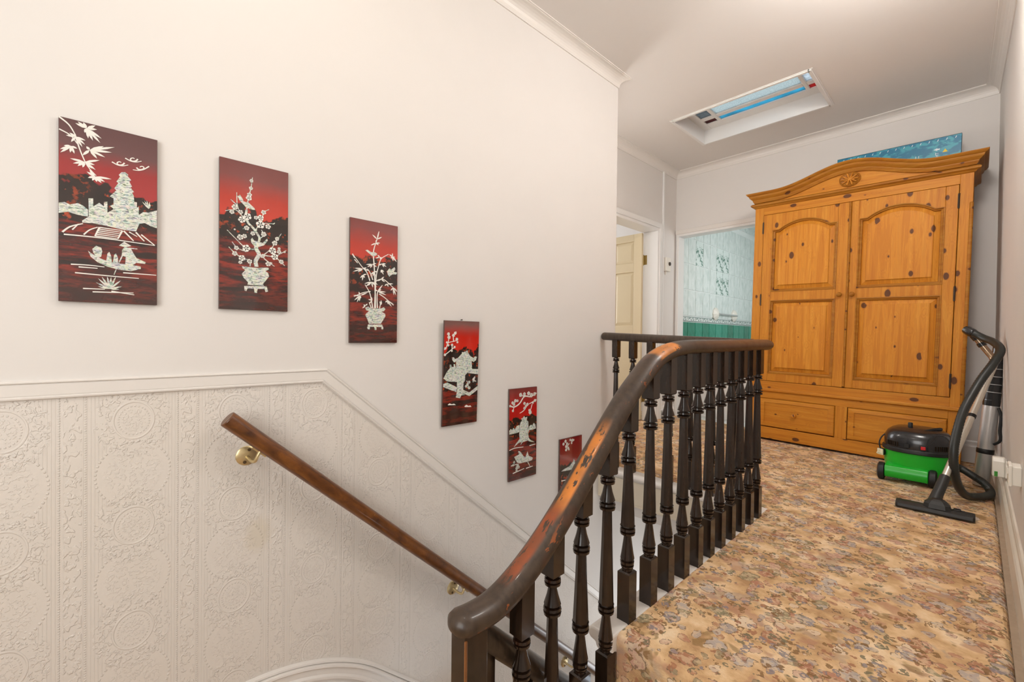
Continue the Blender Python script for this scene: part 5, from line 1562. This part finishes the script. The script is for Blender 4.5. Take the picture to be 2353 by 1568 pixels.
# plug clipped on the left side, with its flex
pg = MB(); pg.smooth = True
pg.lathe([(0.010, 0.0), (0.022, 0.004), (0.024, 0.014), (0.018, 0.026), (0.008, 0.032)], (vx - 0.172, vy - 0.085, 0.160), 14, (0.6, 0.8, 0))
plug = pg.build('plug', 'black_matte', VC)
pf = MB()
pf.smooth = False
pd = Vector((-0.6, -0.8, 0)); pe = Vector((0.8, -0.6, 0)); pc = Vector((vx - 0.172, vy - 0.085, 0.160)) + pd * 0.001
def obox(mb, c_, ax, ay, az, hx, hy, hz):
    k = mb.add([c_ + ax * (sx * hx) + ay * (sy * hy) + az * (sz * hz) for sz in (-1, 1) for sx, sy in ((-1, -1), (1, -1), (1, 1), (-1, 1))])
    for q in ((0, 3, 2, 1), (4, 5, 6, 7), (0, 1, 5, 4), (1, 2, 6, 5), (2, 3, 7, 6), (3, 0, 4, 7)):
        mb.face([k + i for i in q])
uz = Vector((0, 0, 1))
obox(pf, pc, pe, pd, uz, 0.018, 0.003, 0.019)
for (dx, dz) in ((0, 0.009), (-0.008, -0.008), (0.008, -0.008)):
    obox(pf, pc + pe * dx + uz * dz + pd * 0.008, pe, pd, uz, 0.0028, 0.008, 0.0045)
pf.build('plug_face', 'plug_white', plug)
cb = MB(); cb.smooth = True
cb.tube(smoothpath([(vx - 0.172, vy - 0.080, 0.176), (vx - 0.180, vy - 0.07, 0.215), (vx - 0.172, vy - 0.05, 0.250), (vx - 0.150, vy - 0.04, 0.278)], 5), 0.004, 8)
cb.build('flex', 'black_matte', VC)
# hose: from the handle of the wand, over the top, down to the floor and back to the tub
hp = [(-0.032, 3.790, 0.949), (0.025, 3.760, 0.907), (0.068, 3.700, 0.880), (0.092, 3.620, 0.838), (0.068, 3.540, 0.771), (0.023, 3.470, 0.681), (-0.014, 3.410, 0.590), (-0.045, 3.360, 0.497), (-0.066, 3.310, 0.384), (-0.074, 3.280, 0.294), (-0.070, 3.290, 0.190), (-0.054, 3.350, 0.100), (-0.024, 3.450, 0.036), (0.022, 3.520, 0.026), (0.060, 3.600, 0.026), (0.066, 3.670, 0.034), (0.043, 3.715, 0.062), (0.005, 3.740, 0.084), (-0.049, 3.760, 0.116), (-0.085, 3.765, 0.132)]
hpp = smoothpath(hp, 14)
hz = MB(); hz.smooth = True
hz.tube(hpp, 0.0205, 12, rfun=lambda i: 1.0 if i % 2 else 0.93)
ho = hz.build('hose', 'hose_black', VC)
ho['label'] = 'black ribbed suction hose'
cf = MB(); cf.smooth = True
cf.tube([(-0.022, 3.836, 0.934), (-0.040, 3.820, 0.952), (-0.040, 3.800, 0.954), (-0.016, 3.782, 0.937)], 0.024, 12, rounded=True)
cf.build('hose_cuff', 'black_plastic', VC)
wp0 = Vector((-0.134, 3.150, 0.062)); wp1 = Vector((0.074, 3.800, 0.752))
def wl(t_): return wp0 + (wp1 - wp0) * t_
wd_ = MB(); wd_.smooth = True
wd_.tube([wl(0.10), wl(0.3), wl(0.58), wl(0.8), wl(1.0)], 0.0160, 14)
wd_.build('wand', 'chrome_tube', VC)
cl = MB(); cl.smooth = True
cl.tube([wl(0.575), wl(0.595)], 0.0185, 14)
cl.build('wand_joint', 'black_matte', VC)
bh = MB(); bh.smooth = True
bpts = smoothpath([tuple(wl(0.985)), (0.070, 3.815, 0.782), (0.052, 3.826, 0.815), (0.028, 3.832, 0.856), (0.000, 3.836, 0.904), (-0.026, 3.836, 0.940)], 5)
bh.tube(bpts, 0.0165, 12)
bho = bh.build('bent_handle', 'bronze_tube', VC)
for i0, i1 in ((15, 17), (19, 22)):
    cc = MB(); cc.smooth = True
    cc.tube(bpts[i0:i1 + 1], 0.0205, 12)
    cc.build('collar', 'black_plastic', bho)
# floor head
fh = MB()
fdx = Vector((0.290, 0.004, 0)).normalized()
fdy = Vector((-fdx.y, fdx.x, 0))
fc_ = Vector((-0.137, 3.100, 0))
def fpt(u_, v_, z): return fc_ + fdx * u_ + fdy * v_ + Vector((0, 0, z))
sec = [(-0.036, 0.004), (-0.040, 0.012), (-0.036, 0.026), (-0.012, 0.036), (0.022, 0.036), (0.034, 0.028), (0.036, 0.006)]
rings = [[fpt(-0.146, v_ * 0.8, z) for v_, z in sec], [fpt(-0.138, v_, z) for v_, z in sec], [fpt(0.138, v_, z) for v_, z in sec], [fpt(0.146, v_ * 0.8, z) for v_, z in sec]]
fh.loft(rings)
fho = fh.build('floor_head', 'floorhead_grey', VC, bevel=0.002)
fho['label'] = 'wide black floor head lying on the carpet'
nk = MB()
rings = []
for z, hx_, hy_, dv_ in ((0.030, 0.052, 0.030, 0.0), (0.052, 0.048, 0.028, 0.004), (0.066, 0.034, 0.024, 0.010), (0.074, 0.020, 0.018, 0.016)):
    rings.append([fpt(0.012 + hx_ * a, dv_ + hy_ * b, z) for a, b in ((-1, -0.6), (-0.6, -1), (0.6, -1), (1, -0.6), (1, 0.6), (0.6, 1), (-0.6, 1), (-1, 0.6))])
nk.loft(rings)
nk.build('swivel_neck', 'floorhead_grey', fho, bevel=0.002)
nt_ = MB(); nt_.smooth = True
nt_.tube([wl(-0.02), wl(0.04), wl(0.15), wl(0.152)], 0.0235, 14, rfun=lambda i: (1.1, 1.0, 0.93, 0.8)[i])
nt_.build('neck_tube', 'floorhead_grey', fho)
pdl = MB()
pdl.box(-0.137 + 0.070, -0.137 + 0.098, 3.100 - 0.004, 3.100 + 0.020, 0.034, 0.044)
pdl.build('pedal', 'black_plastic', fho, bevel=0.003)

# ---- tall silver cylinder with ribbed black neck leaning in the corner
CYR = thing('metal_cylinder', 'tall silver cylinder with a ribbed black neck leaning in the corner behind the hose', 'cylinder', (0.030, 3.875, 0.0))
c0 = Vector((0.030, 3.900, 0.0)); c1 = Vector((0.094, 3.925, 0.86))
cd = (c1 - c0).normalized()
cyl_ = MB(); cyl_.smooth = True
cyl_.lathe([(0.034, 0.006), (0.036, 0.010), (0.036, 0.50)], c0, 24, cd)
cyl_.build('barrel', 'silver_metal', CYR)
st_ = MB(); st_.smooth = True
st_.lathe([(0.0365, 0.205), (0.038, 0.207), (0.038, 0.232), (0.0365, 0.234)], c0, 24, cd)
so = st_.build('strap', 'black_matte', CYR); so['label'] = 'black strap round the silver barrel'
nkp = [(0.0370, 0.498), (0.0375, 0.502), (0.0375, 0.53)]
hgt = 0.535
for i in range(7):
    r_ = 0.0365 - 0.0020 * i
    nkp += [(r_, hgt), (r_, hgt + 0.040), (r_ - 0.003, hgt + 0.043)]
    hgt += 0.047
nkp += [(0.001, hgt)]
nkm = MB(); nkm.smooth = False
nkm.lathe(nkp, c0, 20, cd)
neck = nkm.build('ribbed_neck', 'black_plastic', CYR)
for i in (0, 1, 2, 3, 5):
    rg = MB(); rg.smooth = True
    hh = 0.535 + 0.047 * (i + 1) - 0.004
    r_ = 0.0365 - 0.0020 * i
    rg.lathe([(r_ - 0.001, hh), (r_ + 0.0006, hh + 0.001), (r_ + 0.0006, hh + 0.004), (r_ - 0.001, hh + 0.005)], c0, 20, cd)
    rg.build('metal_ring', 'silver_metal', neck)
hn = MB(); hn.smooth = True
hq = c0 + cd * 0.49
hn.tube(smoothpath([hq + Vector((0.030, -0.030, 0)), c0 + cd * 0.44 + Vector((0.044, -0.040, 0)), c0 + cd * 0.36 + Vector((0.046, -0.050, 0)), c0 + cd * 0.30 + Vector((0.052, -0.050, 0)), c0 + cd * 0.27 + Vector((0.030, -0.032, 0))], 5), 0.0075, 8)
hn.build('grip', 'black_matte', CYR)

# ---- wall fittings
AD = thing('plug_in_adaptor', 'rounded white plug-in unit with a green sticker low on the right wall', 'adaptor', (0.10, 3.44, 0.165))
a = MB()
pr = []
for (yy, zz) in ((-0.030, -0.052), (0.030, -0.052), (0.034, -0.046), (0.034, 0.030), (0.020, 0.050), (-0.020, 0.050), (-0.034, 0.030), (-0.034, -0.046)):
    pr.append((3.44 + yy, 0.226 + zz))
a.prism(pr, 0, 0.066, 0.112)
a.build('casing', 'white_plastic', AD, bevel=0.006)
s_ = MB(); s_.box(0.074, 0.086, 3.404, 3.4062, 0.178, 0.204)
s_.build('sticker', 'sticker_green', AD)
pn_ = MB(); pn_.box(0.112, 0.1195, 3.40, 3.49, 0.175, 0.262)
pn_.build('socket_plate', 'white_plastic', AD, bevel=0.002)
SK = thing('wall_socket', 'white surface-mounted wall socket box above the right skirting board', 'socket', (XR, 2.46, 0.35))
a = MB(); a.box(0.096, XR, 2.42, 2.50, 0.356, 0.426)
a.build('back_box', 'white_plastic', SK, bevel=0.003)
a = MB(); a.box(0.087, 0.097, 2.416, 2.504, 0.352, 0.430)
fp_ = a.build('face_plate', 'white_plastic', SK, bevel=0.003)
for i in range(2):
    a = MB(); a.box(0.083, 0.088, 2.430 + 0.04 * i, 2.443 + 0.04 * i, 0.395, 0.415)
    a.build('switch', 'white_plastic', fp_, bevel=0.001)
TS = thing('thermostat', 'small white thermostat box with a dial on the wall beside the bedroom door', 'thermostat', (XF, 4.40, 1.68))
a = MB(); a.box(XF, XF + 0.035, 4.355, 4.455, 1.605, 1.750)
tbx = a.build('casing', 'white_plastic', TS, bevel=0.004)
a = MB(); a.smooth = True
a.lathe([(0.020, 0.0), (0.020, 0.008), (0.014, 0.010), (0.001, 0.010)], (XF + 0.035, 4.425, 1.685), 16, (1, 0, 0))
a.build('dial', 'iron_dark', tbx)
a = MB(); a.box(XF, XF + 0.014, 4.388, 4.404, 1.57, 1.605)
a.build('conduit', 'white_plastic', TS)
TR = thing('towel_rail', 'towel rail with white shell-shaped holders on the tiled bathroom wall', 'towel rail', (XF, 6.0, 1.20))
for yy in (5.72, 6.34):
    a = MB(); a.smooth = True
    rg = []
    for rr, xx in ((1.0, 0.0), (1.0, 0.012), (0.8, 0.028), (0.35, 0.044), (0.02, 0.048)):
        ring_ = []
        for i in range(40):
            an = 2 * PI * i / 40
            sc_ = 0.080 * rr * (1 + 0.06 * math.cos(10 * an))
            ring_.append((XF + xx, yy + sc_ * math.cos(an), 1.205 + sc_ * math.sin(an)))
        rg.append(ring_)
    a.loft(rg)
    a.build('shell_holder', 'white_plastic', TR)
a = MB(); a.smooth = True
a.tube([(XF + 0.05, 5.72, 1.205), (XF + 0.05, 6.34, 1.205)], 0.011, 12)
a.build('bar', 'silver_metal', TR)

# ---- bath along the tiled wall
BT = thing('bathtub', 'white bathtub along the tiled bathroom wall', 'bathtub', (XF + 0.36, 5.75, 0.0))
bt = MB()
bt.box(XF + 0.68, XF + 0.70, 4.95, 6.60, 0.0, 0.52)
bt.box(XF + 0.01, XF + 0.68, 4.95, 4.97, 0.0, 0.52)
bt.build('panel', 'gloss_white', BT)
bt = MB()
def rect(i, z): return [(XF + 0.005 + i, 4.94 + i, z), (XF + 0.71 - i, 4.94 + i, z), (XF + 0.71 - i, 6.61 - i, z), (XF + 0.005 + i, 6.61 - i, z)]
bt.loft([rect(0.0, 0.52), rect(0.0, 0.55), rect(0.06, 0.555), rect(0.08, 0.54), rect(0.14, 0.20), rect(0.18, 0.16)], True, False)
k = bt.add(rect(0.18, 0.16)); bt.face([k, k + 1, k + 2, k + 3])
bt.build('tub', 'gloss_white', BT, bevel=0.006)

# ---- pendant lamp over the stairs
PX, PY, PZ = -0.74, 0.34, 2.50
PL = thing('pendant_lamp', 'bare bulb hanging from the ceiling above the stairs', 'lamp', (PX, PY, ZC))
a = MB(); a.smooth = True
a.lathe([(0.045, 0.0), (0.045, -0.012), (0.02, -0.03), (0.001, -0.03)], (PX, PY, ZC), 20)
a.build('ceiling_rose', 'white_plastic', PL)
a = MB(); a.smooth = True
a.tube([(PX, PY, ZC - 0.03), (PX, PY, PZ + 0.09)], 0.003, 6)
a.build('flex', 'white_plastic', PL)
a = MB(); a.smooth = True
a.lathe([(0.010, 0.095), (0.018, 0.085), (0.018, 0.045), (0.001, 0.045)], (PX, PY, PZ), 14)
a.build('lamp_holder', 'white_plastic', PL)
a = MB(); a.smooth = True
a.lathe([(0.0005, -0.048)] + [(0.048 * math.sin(PI * k / 12), -0.048 * math.cos(PI * k / 12)) for k in range(1, 11)] + [(0.014, 0.046)], (PX, PY, PZ), 18)
a.build('bulb', 'lit_bulb', PL)
pl_l = bpy.data.lights.new('bulb_light', 'POINT')
pl_l.energy = BULB_POWER
pl_l.color = BULB_COLOR
pl_l.shadow_soft_size = 0.05
pl_o = bpy.data.objects.new('bulb_light', pl_l)
C.objects.link(pl_o)
pl_o.parent = PL
pl_o.location = (0, 0, PZ - ZC - 0.11)

# ---- unseen globe added overhead to brighten the landing
for GX, GY, GR, lab in ((-0.12, 2.28, 0.14, 'unseen glowing globe added on the ceiling to brighten the landing'),):
    GZ = ZC - 0.05 - GR
    GL = thing('fill_globe', lab, 'lamp', (GX, GY, ZC))
    a = MB(); a.smooth = True
    a.lathe([(0.5 * GR, 0.0), (0.5 * GR, -0.02), (0.4 * GR, -0.06), (0.001, -0.06)], (GX, GY, ZC), 20)
    a.build('fitting', 'white_plastic', GL)
    a = MB(); a.smooth = True
    a.lathe([(0.0005, -GR)] + [(GR * math.sin(PI * k / 14), -GR * math.cos(PI * k / 14)) for k in range(1, 13)] + [(0.3 * GR, 0.96 * GR)], (GX, GY, GZ), 24)
    a.build('globe', 'lit_globe', GL)

WLX, WLY, WLZ = -2.08, YE + 0.13, 1.75  # glowing globe added out of view to lift the far walls
WL = thing('fill_wall_globe', 'unseen glowing globe added on the return wall to brighten the far end', 'lamp', (WLX, YE, WLZ))
a = MB(); a.smooth = True
a.lathe([(0.045, 0.0), (0.045, 0.010), (0.02, 0.018), (0.012, 0.07), (0.001, 0.07)], (WLX, YE, WLZ - 0.02), 18, (0, 1, 0))
a.build('fitting', 'brass', WL)
a = MB(); a.smooth = True
a.lathe([(0.0005, -0.068)] + [(0.068 * math.sin(PI * k / 14), -0.068 * math.cos(PI * k / 14)) for k in range(1, 14)] + [(0.0005, 0.068)], (WLX, WLY, WLZ), 22)
a.build('globe', 'lit_globe', WL)
